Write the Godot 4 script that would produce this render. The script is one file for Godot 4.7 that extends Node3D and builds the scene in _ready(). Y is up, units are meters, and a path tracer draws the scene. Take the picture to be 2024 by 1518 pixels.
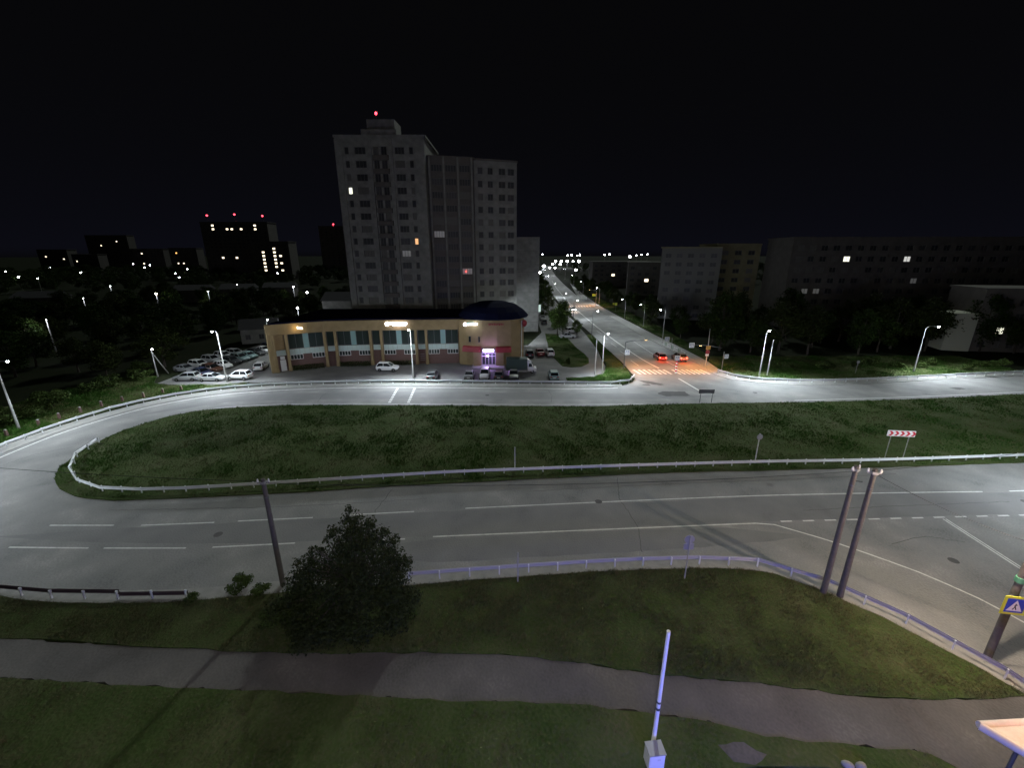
extends Node3D
# Night view from a high balcony over a ring road, its grass island and the avenue beyond it.
# Metres; x to the right, y up, the camera stands at x = 0, z = 0 and looks towards -z.

var rng := RandomNumberGenerator.new()
var M := {}
var used := {}
var cache := {}


class MB:
	var v := PackedVector3Array()
	var n := PackedVector3Array()
	var c := PackedColorArray()
	var ink := Color.WHITE

	func put(p: Vector3, q: Vector3) -> void:
		v.append(p)
		n.append(q)
		c.append(ink)

	func tri(a: Vector3, b: Vector3, d: Vector3) -> void:
		var q := (d - a).cross(b - a).normalized()
		put(a, q)
		put(b, q)
		put(d, q)

	func quad(a: Vector3, b: Vector3, d: Vector3, e: Vector3) -> void:
		tri(a, b, d)
		tri(a, d, e)

	func face(a: Vector3, b: Vector3, d: Vector3, e: Vector3, out: Vector3) -> void:
		if (d - a).cross(b - a).dot(out) >= 0.0:
			quad(a, b, d, e)
		else:
			quad(a, e, d, b)

	func hull8(p: Array) -> void:   # 0-3 the low ring, 4-7 the high ring
		var m := Vector3.ZERO
		for q in p:
			m += q * 0.125
		for f in [[0, 1, 2, 3], [4, 5, 6, 7], [0, 1, 5, 4], [1, 2, 6, 5], [2, 3, 7, 6], [3, 0, 4, 7]]:
			var mid: Vector3 = (p[f[0]] + p[f[1]] + p[f[2]] + p[f[3]]) * 0.25
			face(p[f[0]], p[f[1]], p[f[2]], p[f[3]], mid - m)

	func box(at: Vector3, s: Vector3, b := Basis.IDENTITY) -> void:
		var h := s * 0.5
		var p := []
		for y in [-1, 1]:
			for xz in [[-1, -1], [1, -1], [1, 1], [-1, 1]]:
				p.append(at + b * Vector3(xz[0] * h.x, y * h.y, xz[1] * h.z))
		hull8(p)

	func tube(pts: Array, radii: Array, sides := 8, ends := true) -> void:
		var rings := []
		for i in pts.size():
			var d: Vector3 = (pts[mini(i + 1, pts.size() - 1)] - pts[maxi(i - 1, 0)]).normalized()
			var u := d.cross(Vector3.UP if absf(d.y) < 0.9 else Vector3.RIGHT).normalized()
			var w := d.cross(u)
			var ring := []
			for k in sides:
				var t := TAU * k / sides
				ring.append((u * cos(t) + w * sin(t)))
			rings.append(ring)
		for i in pts.size() - 1:
			for k in sides:
				var k2 := (k + 1) % sides
				var n0: Vector3 = rings[i][k]
				var n1: Vector3 = rings[i][k2]
				var n2: Vector3 = rings[i + 1][k2]
				var n3: Vector3 = rings[i + 1][k]
				var a: Vector3 = pts[i] + n0 * radii[i]
				var b: Vector3 = pts[i] + n1 * radii[i]
				var d: Vector3 = pts[i + 1] + n2 * radii[i + 1]
				var e: Vector3 = pts[i + 1] + n3 * radii[i + 1]
				if (d - a).cross(b - a).dot(n0) >= 0.0:
					put(a, n0); put(b, n1); put(d, n2)
					put(a, n0); put(d, n2); put(e, n3)
				else:
					put(a, n0); put(d, n2); put(b, n1)
					put(a, n0); put(e, n3); put(d, n2)
		if ends:
			for i in [0, pts.size() - 1]:
				var o: Vector3 = (pts[0] - pts[1]) if i == 0 else (pts[i] - pts[i - 1])
				for k in sides:
					var a: Vector3 = pts[i]
					var b: Vector3 = pts[i] + rings[i][k] * radii[i]
					var d: Vector3 = pts[i] + rings[i][(k + 1) % sides] * radii[i]
					if (d - a).cross(b - a).dot(o) >= 0.0:
						tri(a, b, d)
					else:
						tri(a, d, b)

	func lathe(at: Vector3, prof: Array, sides := 16) -> void:   # prof: [radius, height]
		for i in prof.size() - 1:
			for k in sides:
				var t0 := TAU * k / sides
				var t1 := TAU * (k + 1) / sides
				var d0 := Vector3(cos(t0), 0, sin(t0))
				var d1 := Vector3(cos(t1), 0, sin(t1))
				var lo: Array = prof[i]
				var hi: Array = prof[i + 1]
				face(at + d0 * lo[0] + Vector3.UP * lo[1], at + d1 * lo[0] + Vector3.UP * lo[1], at + d1 * hi[0] + Vector3.UP * hi[1], at + d0 * hi[0] + Vector3.UP * hi[1], d0 + d1 + Vector3.UP * 0.3)

	func prism(poly: PackedVector2Array, y0: float, y1: float) -> void:
		var t := Geometry2D.triangulate_polygon(poly)
		for i in range(0, t.size(), 3):
			var a := Vector3(poly[t[i]].x, y1, poly[t[i]].y)
			var b := Vector3(poly[t[i + 1]].x, y1, poly[t[i + 1]].y)
			var d := Vector3(poly[t[i + 2]].x, y1, poly[t[i + 2]].y)
			if (d - a).cross(b - a).y >= 0.0:
				tri(a, b, d)
			else:
				tri(a, d, b)
		if y1 - y0 < 0.001:
			return
		var s := -1.0 if Geometry2D.is_polygon_clockwise(poly) else 1.0
		for i in poly.size():
			var p := poly[i]
			var q := poly[(i + 1) % poly.size()]
			var e := (q - p)
			face(Vector3(p.x, y0, p.y), Vector3(q.x, y0, q.y), Vector3(q.x, y1, q.y), Vector3(p.x, y1, p.y), Vector3(e.y, 0, -e.x) * s)

	func ribbon(line: PackedVector2Array, half: float, y: float) -> void:   # a flat strip along a line
		for i in line.size() - 1:
			var p0 := line[i]
			var p1 := line[i + 1]
			var a := (line[mini(i + 1, line.size() - 1)] - line[maxi(i - 1, 0)]).normalized().orthogonal() * half
			var b := (line[mini(i + 2, line.size() - 1)] - line[i]).normalized().orthogonal() * half
			face(Vector3(p0.x + a.x, y, p0.y + a.y), Vector3(p1.x + b.x, y, p1.y + b.y), Vector3(p1.x - b.x, y, p1.y - b.y), Vector3(p0.x - a.x, y, p0.y - a.y), Vector3.UP)

	func profile(pts: Array, line: PackedVector2Array, close := true) -> void:   # pts: [offset to the left of the line, height], swept along it
		for i in line.size() - 1:
			var a := (line[mini(i + 1, line.size() - 1)] - line[maxi(i - 1, 0)]).normalized()
			var b := (line[mini(i + 2, line.size() - 1)] - line[i]).normalized()
			var na := Vector3(a.y, 0, -a.x)
			var nb := Vector3(b.y, 0, -b.x)
			var pa := Vector3(line[i].x, 0, line[i].y)
			var pb := Vector3(line[i + 1].x, 0, line[i + 1].y)
			for k in pts.size() - (0 if close else 1):
				var s: Array = pts[k]
				var t: Array = pts[(k + 1) % pts.size()]
				quad(pa + na * s[0] + Vector3.UP * s[1], pb + nb * s[0] + Vector3.UP * s[1], pb + nb * t[0] + Vector3.UP * t[1], pa + na * t[0] + Vector3.UP * t[1])

	func blob(at: Vector3, s: Vector3, b := Basis.IDENTITY, seg := 8) -> void:
		var rows := seg / 2 + 1
		for i in rows:
			for k in seg:
				var q := []
				for ik in [[i, k], [i, k + 1], [i + 1, k + 1], [i + 1, k]]:
					var th: float = PI * ik[0] / rows
					var ph: float = TAU * ik[1] / seg
					q.append(Vector3(sin(th) * cos(ph), cos(th), sin(th) * sin(ph)))
				var w := []
				for e in q:
					w.append(at + b * (e * s))
				var o: Vector3 = b * (q[0] + q[2])
				if (w[2] - w[0]).cross(w[1] - w[3]).dot(o) >= 0.0:
					for j in [0, 1, 2, 0, 2, 3]:
						put(w[j], b * q[j])
				else:
					for j in [0, 2, 1, 0, 3, 2]:
						put(w[j], b * q[j])

	func mesh() -> ArrayMesh:
		var a := []
		a.resize(Mesh.ARRAY_MAX)
		a[Mesh.ARRAY_VERTEX] = v
		a[Mesh.ARRAY_NORMAL] = n
		a[Mesh.ARRAY_COLOR] = c
		var m := ArrayMesh.new()
		m.add_surface_from_arrays(Mesh.PRIMITIVE_TRIANGLES, a)
		return m


# ---------------------------------------------------------------- materials

func srgb(r: float, g: float, b: float) -> Color:
	return Color(r, g, b).linear_to_srgb()

func flat(r: float, g: float, b: float, rough := 0.8, metal := 0.0) -> StandardMaterial3D:
	var m := StandardMaterial3D.new()
	m.albedo_color = srgb(r, g, b)
	m.roughness = rough
	m.metallic = metal
	return m

func glow(r: float, g: float, b: float, e: float) -> StandardMaterial3D:
	var m := flat(0.6, 0.6, 0.6, 0.4)
	m.emission_enabled = true
	m.emission = srgb(r, g, b)
	m.emission_energy_multiplier = e
	return m

# a computed surface: coarse patches and fine grain, both seamless, run through a ramp of base colours
func grained(ramp: Array, tile: float, seed_: int, f_coarse: float, f_fine: float, share := 0.55, rough := 0.9, size := 512, bump := 0.0) -> StandardMaterial3D:
	var a := FastNoiseLite.new()
	a.seed = seed_
	a.frequency = f_coarse
	a.fractal_octaves = 4
	var b := FastNoiseLite.new()
	b.seed = seed_ + 7
	b.frequency = f_fine
	b.fractal_octaves = 3
	var da := a.get_seamless_image(size, size).get_data()
	var db := b.get_seamless_image(size, size).get_data()
	var lut := []
	for i in 256:
		var t := i / 255.0 * (ramp.size() - 1)
		var k := mini(int(t), ramp.size() - 2)
		var p: Array = ramp[k]
		var q: Array = ramp[k + 1]
		var f := t - k
		var col := srgb(lerpf(p[0], q[0], f), lerpf(p[1], q[1], f), lerpf(p[2], q[2], f))
		lut.append([int(col.r * 255), int(col.g * 255), int(col.b * 255)])
	var out := PackedByteArray()
	out.resize(size * size * 3)
	for i in size * size:
		var e: Array = lut[clampi(int(da[i] * share + db[i] * (1.0 - share)), 0, 255)]
		out[i * 3] = e[0]
		out[i * 3 + 1] = e[1]
		out[i * 3 + 2] = e[2]
	var m := StandardMaterial3D.new()
	m.albedo_texture = ImageTexture.create_from_image(Image.create_from_data(size, size, false, Image.FORMAT_RGB8, out))
	m.uv1_triplanar = true
	m.uv1_world_triplanar = true
	m.uv1_scale = Vector3.ONE / tile
	m.roughness = rough
	if bump > 0.0:
		var im := Image.create_from_data(size, size, false, Image.FORMAT_L8, db)
		im.convert(Image.FORMAT_RGBA8)
		im.bump_map_to_normal_map(bump)
		m.normal_enabled = true
		m.normal_texture = ImageTexture.create_from_image(im)
	return m

func make_materials() -> void:
	M.asphalt = grained([[0.06, 0.062, 0.062], [0.15, 0.153, 0.152], [0.195, 0.195, 0.19], [0.31, 0.305, 0.29]], 31.0, 11, 0.006, 0.16, 0.62, 0.82, 1024, 0.8)
	M.asphalt_dark = grained([[0.085, 0.086, 0.088], [0.13, 0.131, 0.133], [0.15, 0.15, 0.15], [0.19, 0.19, 0.19]], 27.0, 23, 0.006, 0.16, 0.6, 0.82, 1024, 0.8)
	M.patch = grained([[0.04, 0.04, 0.042], [0.06, 0.06, 0.06], [0.085, 0.083, 0.08]], 9.0, 31, 0.01, 0.2, 0.5, 0.9)
	M.yard = grained([[0.06, 0.06, 0.06], [0.1, 0.1, 0.1], [0.13, 0.13, 0.125], [0.16, 0.155, 0.15]], 23.0, 41, 0.008, 0.17, 0.6, 0.88, 512, 2.0)
	M.path = grained([[0.035, 0.033, 0.031], [0.072, 0.068, 0.066], [0.095, 0.09, 0.085], [0.15, 0.14, 0.13]], 17.0, 43, 0.008, 0.17, 0.62, 0.9, 512, 0.5)
	M.shoulder = grained([[0.14, 0.135, 0.12], [0.22, 0.21, 0.19], [0.3, 0.29, 0.26]], 7.0, 47, 0.012, 0.2, 0.5, 0.95)
	M.soil = grained([[0.022, 0.04, 0.011], [0.042, 0.068, 0.02], [0.066, 0.082, 0.035], [0.11, 0.1, 0.065]], 19.0, 53, 0.008, 0.14, 0.55, 1.0, 512, 1.2)
	M.land = grained([[0.007, 0.01, 0.005], [0.012, 0.016, 0.007], [0.02, 0.021, 0.012]], 60.0, 59, 0.01, 0.1, 0.5, 1.0)
	M.concrete = grained([[0.15, 0.15, 0.143], [0.22, 0.22, 0.21], [0.28, 0.276, 0.262]], 5.0, 61, 0.012, 0.15, 0.5, 0.9)
	M.panel = grained([[0.15, 0.156, 0.145], [0.23, 0.233, 0.218], [0.31, 0.312, 0.292]], 13.0, 67, 0.012, 0.09, 0.7, 0.95)
	M.panel_warm = grained([[0.15, 0.138, 0.08], [0.2, 0.187, 0.11], [0.24, 0.225, 0.14]], 13.0, 71, 0.01, 0.15, 0.6, 0.95)
	M.panel_dark = grained([[0.09, 0.084, 0.075], [0.125, 0.117, 0.107], [0.16, 0.147, 0.134]], 13.0, 73, 0.01, 0.15, 0.6, 0.95)
	M.ochre = grained([[0.17, 0.125, 0.06], [0.225, 0.168, 0.085], [0.275, 0.208, 0.108]], 9.0, 79, 0.01, 0.16, 0.6, 0.9)
	M.ochre_dark = grained([[0.24, 0.17, 0.085], [0.3, 0.215, 0.11], [0.34, 0.25, 0.135]], 9.0, 83, 0.01, 0.16, 0.6, 0.9)
	M.brick = grained([[0.085, 0.05, 0.045], [0.115, 0.068, 0.06], [0.15, 0.095, 0.085]], 3.0, 89, 0.02, 0.18, 0.4, 0.95)
	M.marking = grained([[0.24, 0.24, 0.23], [0.48, 0.48, 0.46], [0.62, 0.62, 0.6], [0.7, 0.7, 0.68]], 6.0, 97, 0.02, 0.2, 0.5, 0.75)
	M.steel = grained([[0.5, 0.53, 0.55], [0.62, 0.65, 0.67], [0.7, 0.73, 0.76]], 4.0, 101, 0.012, 0.12, 0.55, 0.42)
	M.steel.metallic = 0.1
	M.steel_dark = flat(0.09, 0.095, 0.105, 0.55, 0.4)
	M.pole = grained([[0.2, 0.2, 0.19], [0.29, 0.29, 0.28], [0.36, 0.36, 0.35]], 3.0, 103, 0.02, 0.15, 0.5, 0.8)
	M.pole_dark = grained([[0.05, 0.045, 0.04], [0.085, 0.08, 0.075], [0.13, 0.12, 0.115]], 3.0, 107, 0.02, 0.15, 0.5, 0.9)
	M.lamp_grey = flat(0.3, 0.31, 0.32, 0.5, 0.3)
	M.white = flat(0.72, 0.72, 0.72, 0.6)
	M.frame = flat(0.6, 0.61, 0.6, 0.5)
	M.frame_old = flat(0.13, 0.13, 0.125, 0.6)
	M.black = flat(0.02, 0.02, 0.022, 0.7)
	M.rubber = flat(0.018, 0.018, 0.018, 0.9)
	M.glass = flat(0.012, 0.014, 0.016, 0.08)
	M.glass_shop = flat(0.025, 0.035, 0.033, 0.12)
	M.teal = flat(0.2, 0.33, 0.32, 0.35)
	M.spandrel = flat(0.42, 0.52, 0.49, 0.4)
	M.roof_blue = flat(0.008, 0.01, 0.03, 0.9)
	M.roof_blue.metallic_specular = 0.1
	M.pane = flat(0.03, 0.033, 0.036, 0.5)
	M.pane_curtain = flat(0.13, 0.125, 0.115, 0.6)
	M.pane_mid = flat(0.065, 0.066, 0.07, 0.5)
	M.roof_dark = flat(0.03, 0.03, 0.035, 0.9)
	M.red_awning = flat(0.22, 0.016, 0.025, 0.6)
	M.red = flat(0.55, 0.02, 0.03, 0.5)
	M.yellow = flat(0.62, 0.66, 0.05, 0.5)
	M.blue = flat(0.03, 0.06, 0.42, 0.5)
	M.orange = flat(0.5, 0.27, 0.05, 0.6)
	M.green = flat(0.06, 0.2, 0.12, 0.6)
	M.tarp = flat(0.03, 0.055, 0.05, 0.7)
	M.chrome = flat(0.5, 0.5, 0.52, 0.25, 0.9)
	M.head_off = flat(0.6, 0.62, 0.65, 0.15)
	M.tail_off = flat(0.3, 0.015, 0.015, 0.2)
	M.bark = flat(0.05, 0.042, 0.035, 0.95)
	M.wire = flat(0.015, 0.015, 0.015, 0.8)
	M.leaf = flat(1, 1, 1, 0.65)
	M.leaf.vertex_color_use_as_albedo = true
	M.leaf.backlight_enabled = true
	M.leaf.backlight = Color(0.05, 0.08, 0.02)
	M.leaf_shaded = flat(0.45, 0.45, 0.45, 0.7)  # leaf copy with the darkness of unlit trees put into its colour
	M.leaf_shaded.vertex_color_use_as_albedo = true
	M.leaf_shaded.metallic_specular = 0.1
	M.blade = flat(1, 1, 1, 0.75)
	M.blade.vertex_color_use_as_albedo = true
	M.lamp_white = glow(0.93, 0.96, 1.0, 60.0)
	M.lamp_far = glow(0.93, 0.94, 1.0, 26.0)
	M.lamp_warm = glow(1.0, 0.62, 0.22, 6.0)
	for k in [M.land, M.soil, M.blade, M.leaf]:
		k.metallic_specular = 0.15
	M.beacon = glow(1.0, 0.05, 0.08, 3.5)
	M.tail_lit = glow(1.0, 0.05, 0.03, 9.0)
	M.head_lit = glow(1.0, 0.88, 0.8, 30.0)
	M.win_white = glow(0.95, 0.95, 0.75, 0.85)
	M.win_warm = glow(1.0, 0.5, 0.2, 0.55)
	M.win_dim = glow(0.9, 0.9, 0.85, 0.025)
	M.win_red = glow(1.0, 0.1, 0.08, 0.8)
	M.win_far = glow(1.0, 0.85, 0.6, 1.6)
	M.sign_white = glow(1.0, 0.95, 1.0, 3.5)
	M.sign_warm = glow(1.0, 0.83, 0.55, 2.2)
	M.sign_cyan = glow(0.05, 0.6, 0.75, 1.6)
	M.sign_violet = glow(0.8, 0.62, 1.0, 3.5)
	M.lamp_violet = glow(0.95, 0.6, 1.0, 6.0)


# ---------------------------------------------------------------- nodes

func numbered(called: String) -> String:
	var k: int = used.get(called, 0)
	used[called] = k + 1
	return called if k == 0 else "%s_%03d" % [called, k]

func thing(called: String, label: String, category: String, at := Vector3.ZERO, turn := 0.0, group := "") -> Node3D:
	var o := Node3D.new()
	o.name = numbered(called)
	add_child(o)
	o.position = at
	o.rotation.y = turn
	tag(o, label, category, group)
	return o

func tag(o: Node, label: String, category: String, group := "") -> void:
	o.set_meta("label", label)
	o.set_meta("category", category)
	if group:
		o.set_meta("group", group)

func part(called: String, shape, material: Material, parent: Node, at := Transform3D.IDENTITY) -> MeshInstance3D:
	var o := MeshInstance3D.new()
	o.name = called
	o.mesh = shape.mesh() if shape is MB else shape
	o.material_override = material
	o.transform = at
	parent.add_child(o, true)
	return o

func setting(called: String, shape, material: Material) -> MeshInstance3D:
	var o := part(numbered(called), shape, material, self)
	o.set_meta("kind", "structure")
	return o

func copy_of(o: Node3D, label: String, at: Vector3, turn := 0.0) -> Node3D:
	var c: Node3D = o.duplicate()
	c.name = numbered(str(o.name).split("_0")[0])
	add_child(c)
	c.position = at
	c.rotation.y = turn
	c.set_meta("label", label)
	return c

func lamp_light(parent: Node, at: Vector3, energy: float, color: Color, size := 0.12) -> OmniLight3D:
	var l := OmniLight3D.new()
	l.name = "lamp_light"
	l.light_color = color
	l.light_energy = energy
	l.omni_range = 120.0
	l.omni_attenuation = 2.0
	l.light_size = size
	l.shadow_enabled = true
	l.position = at
	parent.add_child(l, true)
	return l

func V2(a: Array) -> PackedVector2Array:
	var p := PackedVector2Array()
	for i in range(0, a.size(), 2):
		p.append(Vector2(a[i], a[i + 1]))
	return p

# a finer, slightly uneven copy of a line
func rough_line(line: PackedVector2Array, step: float, uneven := 0.0, smooth := true) -> PackedVector2Array:
	var c := Curve2D.new()
	for i in line.size():
		var t := Vector2.ZERO
		if smooth and i > 0 and i < line.size() - 1:
			t = (line[i + 1] - line[i - 1]) / 6.0
		c.add_point(line[i], -t, t)
	var out := PackedVector2Array()
	var n := maxi(1, int(c.get_baked_length() / step))
	for i in n + 1:
		var p := c.sample_baked(c.get_baked_length() * i / n)
		if uneven > 0.0 and i > 0 and i < n:
			p += Vector2(rng.randf_range(-1, 1), rng.randf_range(-1, 1)) * uneven
		out.append(p)
	return out

func joined(a: PackedVector2Array, b: PackedVector2Array) -> PackedVector2Array:
	var p := a.duplicate()
	p.append_array(b)
	return p


# ---------------------------------------------------------------- builders: roads and verges

var OUTER_REAR := V2([38.2, -77.5, 39.4, -74.2, 43.7, -72.0, 51.7, -70.5, 61.4, -71.3, 72.0, -73.0, 82.8, -74.8, 100.0, -76.8])
var OUTER_LEFT := V2([22.9, -77.5, 22.6, -75.0, 21.3, -72.0, 18.9, -69.9, 11.9, -69.3, -1.0, -69.6, -18.6, -70.0, -31.4, -69.6, -43.3, -67.6, -49.8, -64.7, -54.6, -60.3, -57.2, -54.5, -58.4, -48.5, -58.0, -42.0, -56.0, -35.5, -51.0, -29.8, -44.0, -26.0, -35.6, -24.1])
var NEAR_EDGE := V2([-35.6, -24.1, -32.3, -23.6, -26.3, -23.5, -21.2, -23.7, -16.0, -24.4, -7.0, -25.1, -0.4, -25.9, 9.1, -26.7, 16.8, -26.9, 19.2, -26.5, 21.9, -24.8, 24.4, -22.3, 25.9, -20.4, 27.0, -18.5, 27.8, -16.5, 28.5, -10.0, 29.0, 4.0])
var ISLAND_BACK := V2([-50.3, -50.0, -48.3, -55.5, -44.0, -58.5, -35.1, -60.0, -23.8, -60.2, -8.5, -60.0, 6.7, -59.8, 14.2, -59.9, 30.0, -61.1, 45.6, -61.6, 62.6, -63.0, 83.2, -65.5, 100.0, -67.5])
var ISLAND_FRONT := V2([100.0, -45.5, 56.1, -42.0, 31.6, -40.5, 15.2, -39.7, -0.6, -38.2, -10.6, -37.2, -21.9, -35.8, -29.2, -35.1, -36.7, -34.5, -40.4, -34.9, -44.5, -36.8, -48.2, -40.6, -50.1, -45.0])
var AVENUE_LEFT := V2([22.9, -77.5, 23.2, -87.0, 22.8, -100.0, 22.6, -120.0, 22.0, -138.0, 22.0, -162.0, 21.8, -196.0, 22.6, -263.0, 24.5, -330.0, 30.0, -443.0, 38.0, -571.0, 56.0, -800.0])
var AVENUE_RIGHT := V2([70.0, -800.0, 52.0, -571.0, 44.0, -443.0, 38.4, -330.0, 34.8, -231.0, 34.4, -186.0, 35.2, -155.0, 36.0, -120.0, 37.3, -100.0, 38.6, -88.0, 38.2, -77.5])
var LAWN_EDGE := V2([-35.0, -23.2, -32.0, -22.6, -26.1, -22.4, -21.0, -22.6, -15.8, -23.3, -7.0, -24.0, -0.5, -24.7, 9.0, -25.5, 16.5, -25.6, 18.6, -25.2, 21.0, -23.6, 23.3, -21.3, 24.8, -19.4, 25.9, -17.7, 26.7, -16.35])
var PATH_TOP := V2([26.7, -16.3, 21.8, -16.1, 18.0, -16.3, 13.2, -17.0, 7.9, -17.5, 5.3, -17.9, -0.1, -18.7, -4.7, -18.8, -13.2, -18.8, -21.0, -19.2, -30.6, -19.8, -45.0, -20.6])
var PATH_LOW := V2([-45.0, -18.2, -27.7, -17.3, -19.1, -16.8, -12.0, -16.5, -4.2, -16.1, -0.3, -16.0, 4.8, -15.7, 9.6, -15.0, 11.3, -14.5, 14.0, -14.1, 19.0, -13.7, 20.6, -12.5])

func build_ground() -> void:
	var m := MB.new()
	m.box(Vector3(0, -0.58, -900), Vector3(5200, 1.0, 4400))
	setting("ground", m, M.land)
	# the ring road with its junction
	m = MB.new()
	var back := rough_line(OUTER_REAR, 3.0)
	back.reverse()
	var edge := joined(back, rough_line(OUTER_LEFT, 2.5))
	edge = joined(edge, rough_line(NEAR_EDGE, 2.0).slice(1))
	edge = joined(edge, V2([46.0, 4.0, 46.5, -14.0, 49.0, -22.0, 55.0, -26.5, 66.0, -28.5, 100.0, -31.0]))
	m.prism(edge, -0.08, 0.0)
	var road := setting("ring_road", m, M.asphalt)
	# the avenue
	m = MB.new()
	m.prism(joined(AVENUE_LEFT, AVENUE_RIGHT.slice(0, AVENUE_RIGHT.size() - 1) + V2([38.2, -77.5])), -0.08, -0.002)
	var avenue := setting("avenue_road", m, M.asphalt)
	# asphalt laid later than the rest
	m = MB.new()
	var a := rough_line(V2([-42.0, -29.3, -33.0, -28.6, -20.0, -28.5, -6.0, -29.5, 21.0, -31.3, 60.0, -33.2]), 1.2, 0.07)
	var b := rough_line(V2([60.0, -36.3, 45.0, -35.9, 23.4, -35.1, -4.2, -33.0, -17.3, -31.7, -32.0, -30.5]), 1.2, 0.07)
	m.prism(joined(a, b), 0.003, 0.003)
	part("resurfaced_lane", m, M.asphalt_dark, road)
	m = MB.new()
	a = rough_line(V2([-16.0, -27.2, -6.0, -26.4, 8.0, -27.4, 17.0, -28.2, 24.0, -29.4]), 1.0, 0.1)
	b = rough_line(V2([18.0, -30.5, 8.0, -30.0, -6.0, -29.0]), 1.0, 0.07)
	m.prism(joined(a, b), 0.004, 0.004)
	part("resurfaced_lane", m, M.asphalt_dark, road)
	m = MB.new()
	a = rough_line(V2([-53.0, -56.0, -44.0, -64.4, -31.0, -66.4, -18.0, -66.9, 0.0, -66.5, 20.0, -66.0, 34.0, -64.6]), 1.2, 0.08)
	b = rough_line(V2([22.0, -63.2, 0.0, -63.2, -18.0, -63.3, -31.0, -63.1, -44.0, -61.8]), 1.2, 0.08)
	m.prism(joined(a, b), 0.003, 0.003)
	part("resurfaced_lane", m, M.asphalt_dark, road)
	for q in [[25.0, -67.2, 28.6, -67.0, 28.8, -64.8, 24.6, -64.6, 23.7, -66.0], [22.6, -73.8, 24.6, -73.2, 26.6, -71.0, 25.6, -70.6, 23.6, -71.8], [74.4, -69.2, 76.4, -69.5, 76.8, -68.4, 75.0, -68.0], [22.0, -70.8, 24.0, -71.4, 24.2, -70.4]]:
		m = MB.new()
		m.prism(rough_line(V2(q + [q[0], q[1]]), 0.5, 0.1).slice(1), 0.005, 0.005)
		part("repair_patch", m, M.patch, road)
	markings(road, avenue)
	# tar-sealed cracks and manhole covers
	for q in [[-36.0, -33.0, -20.0, -33.6, -8.0, -34.9], [2.0, -36.2, 14.0, -37.4, 28.0, -38.4, 40.0, -39.6], [-12.0, -25.6, -11.4, -29.0, -12.2, -33.0, -11.6, -36.6], [10.0, -27.4, 10.6, -31.0, 10.0, -35.0, 10.8, -38.8], [26.0, -33.0, 34.0, -33.6, 46.0, -34.4], [-52.0, -46.0, -54.5, -44.0, -55.5, -40.0, -54.0, -36.0], [-30.0, -62.0, -30.6, -65.0, -30.0, -69.0], [6.0, -61.6, 6.4, -65.0, 6.0, -68.4], [33.0, -22.0, 36.0, -24.0, 41.0, -24.6, 45.0, -27.0], [30.0, -28.4, 33.6, -29.4, 36.0, -28.6], [55.0, -64.6, 55.4, -67.0, 55.0, -70.0]]:
		m = MB.new()
		m.ribbon(rough_line(V2(q), 0.35, 0.07), 0.025, 0.0065)
		part("crack_seal", m, M.patch, road)
	for q in [[47.5, -34.4], [-24.0, -29.6], [8.0, -34.4], [33.0, -26.5], [-4.0, -65.2], [40.0, -66.5]]:
		m = MB.new()
		m.lathe(Vector3(q[0], 0, q[1]), [[0.34, 0.004], [0.33, 0.012], [0.0, 0.013]], 16)
		part("manhole_cover", m, M.patch, road)
	# verges, shoulders and paved areas
	m = MB.new()
	var inner := rough_line(OUTER_LEFT.slice(3), 2.0, 0.05)
	var outer := rough_line(V2([-37.0, -22.6, -44.5, -24.4, -52.6, -28.4, -57.8, -34.8, -60.0, -41.8, -60.5, -48.6, -59.2, -55.4, -56.2, -61.8, -51.0, -66.6, -44.0, -69.6, -31.8, -71.5, -18.6, -71.9, -1.0, -71.6, 12.0, -71.2, 19.2, -71.0]), 2.0, 0.08)
	m.prism(joined(inner, outer), -0.08, 0.06)
	setting("road_shoulder", m, M.concrete)
	m = MB.new()
	a = rough_line(OUTER_REAR, 2.0, 0.05)
	b = rough_line(V2([100.0, -79.0, 82.8, -76.8, 72.0, -75.2, 61.4, -73.6, 51.7, -73.0, 44.0, -73.9, 41.0, -76.0, 40.4, -79.0]), 2.0, 0.1)
	m.prism(joined(a, b), -0.08, 0.06)
	setting("road_shoulder", m, M.concrete)
	m = MB.new()
	a = rough_line(NEAR_EDGE.slice(0, 15), 1.0, 0.03)
	b = rough_line(LAWN_EDGE, 1.0, 0.06)
	b.reverse()
	m.prism(joined(a, b), -0.08, 0.07)
	setting("kerb_strip", m, M.concrete)
	m = MB.new()
	a = rough_line(ISLAND_FRONT, 0.7, 0.0)
	b = PackedVector2Array()
	for i in a.size():
		var d := (a[mini(i + 1, a.size() - 1)] - a[maxi(i - 1, 0)]).normalized()
		b.append(a[i] + Vector2(d.y, -d.x) * -(0.32 + rng.randf_range(-0.16, 0.16)))
	b.reverse()
	m.prism(joined(a, b), 0.006, 0.006)
	setting("dusty_road_edge", m, M.shoulder)
	m = MB.new()
	m.prism(V2([-46.6, -72.2, -32.0, -72.9, -19.0, -73.2, -1.0, -72.9, 12.0, -72.3, 17.8, -72.2, 18.6, -78.0, 19.2, -88.0, 20.2, -98.0, 20.8, -118.0, 20.6, -240.0, 8.6, -240.0, 8.6, -122.0, 4.0, -104.0, -46.6, -104.0]), -0.08, 0.012)
	setting("forecourt", m, M.yard)
	m = MB.new()
	m.prism(V2([-62.5, -71.6, -58.0, -70.6, -50.0, -71.0, -46.6, -72.6, -46.6, -122.0, -64.0, -122.0]), -0.08, 0.012)
	setting("car_park", m, M.yard)
	m = MB.new()
	m.prism(joined(rough_line(PATH_TOP, 0.5, 0.1), rough_line(PATH_LOW, 0.5, 0.13)) + V2([23.0, -9.0, 28.2, -9.0, 27.6, -15.0]), -0.08, 0.03)
	setting("footpath", m, M.path)
	m = MB.new()
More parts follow.
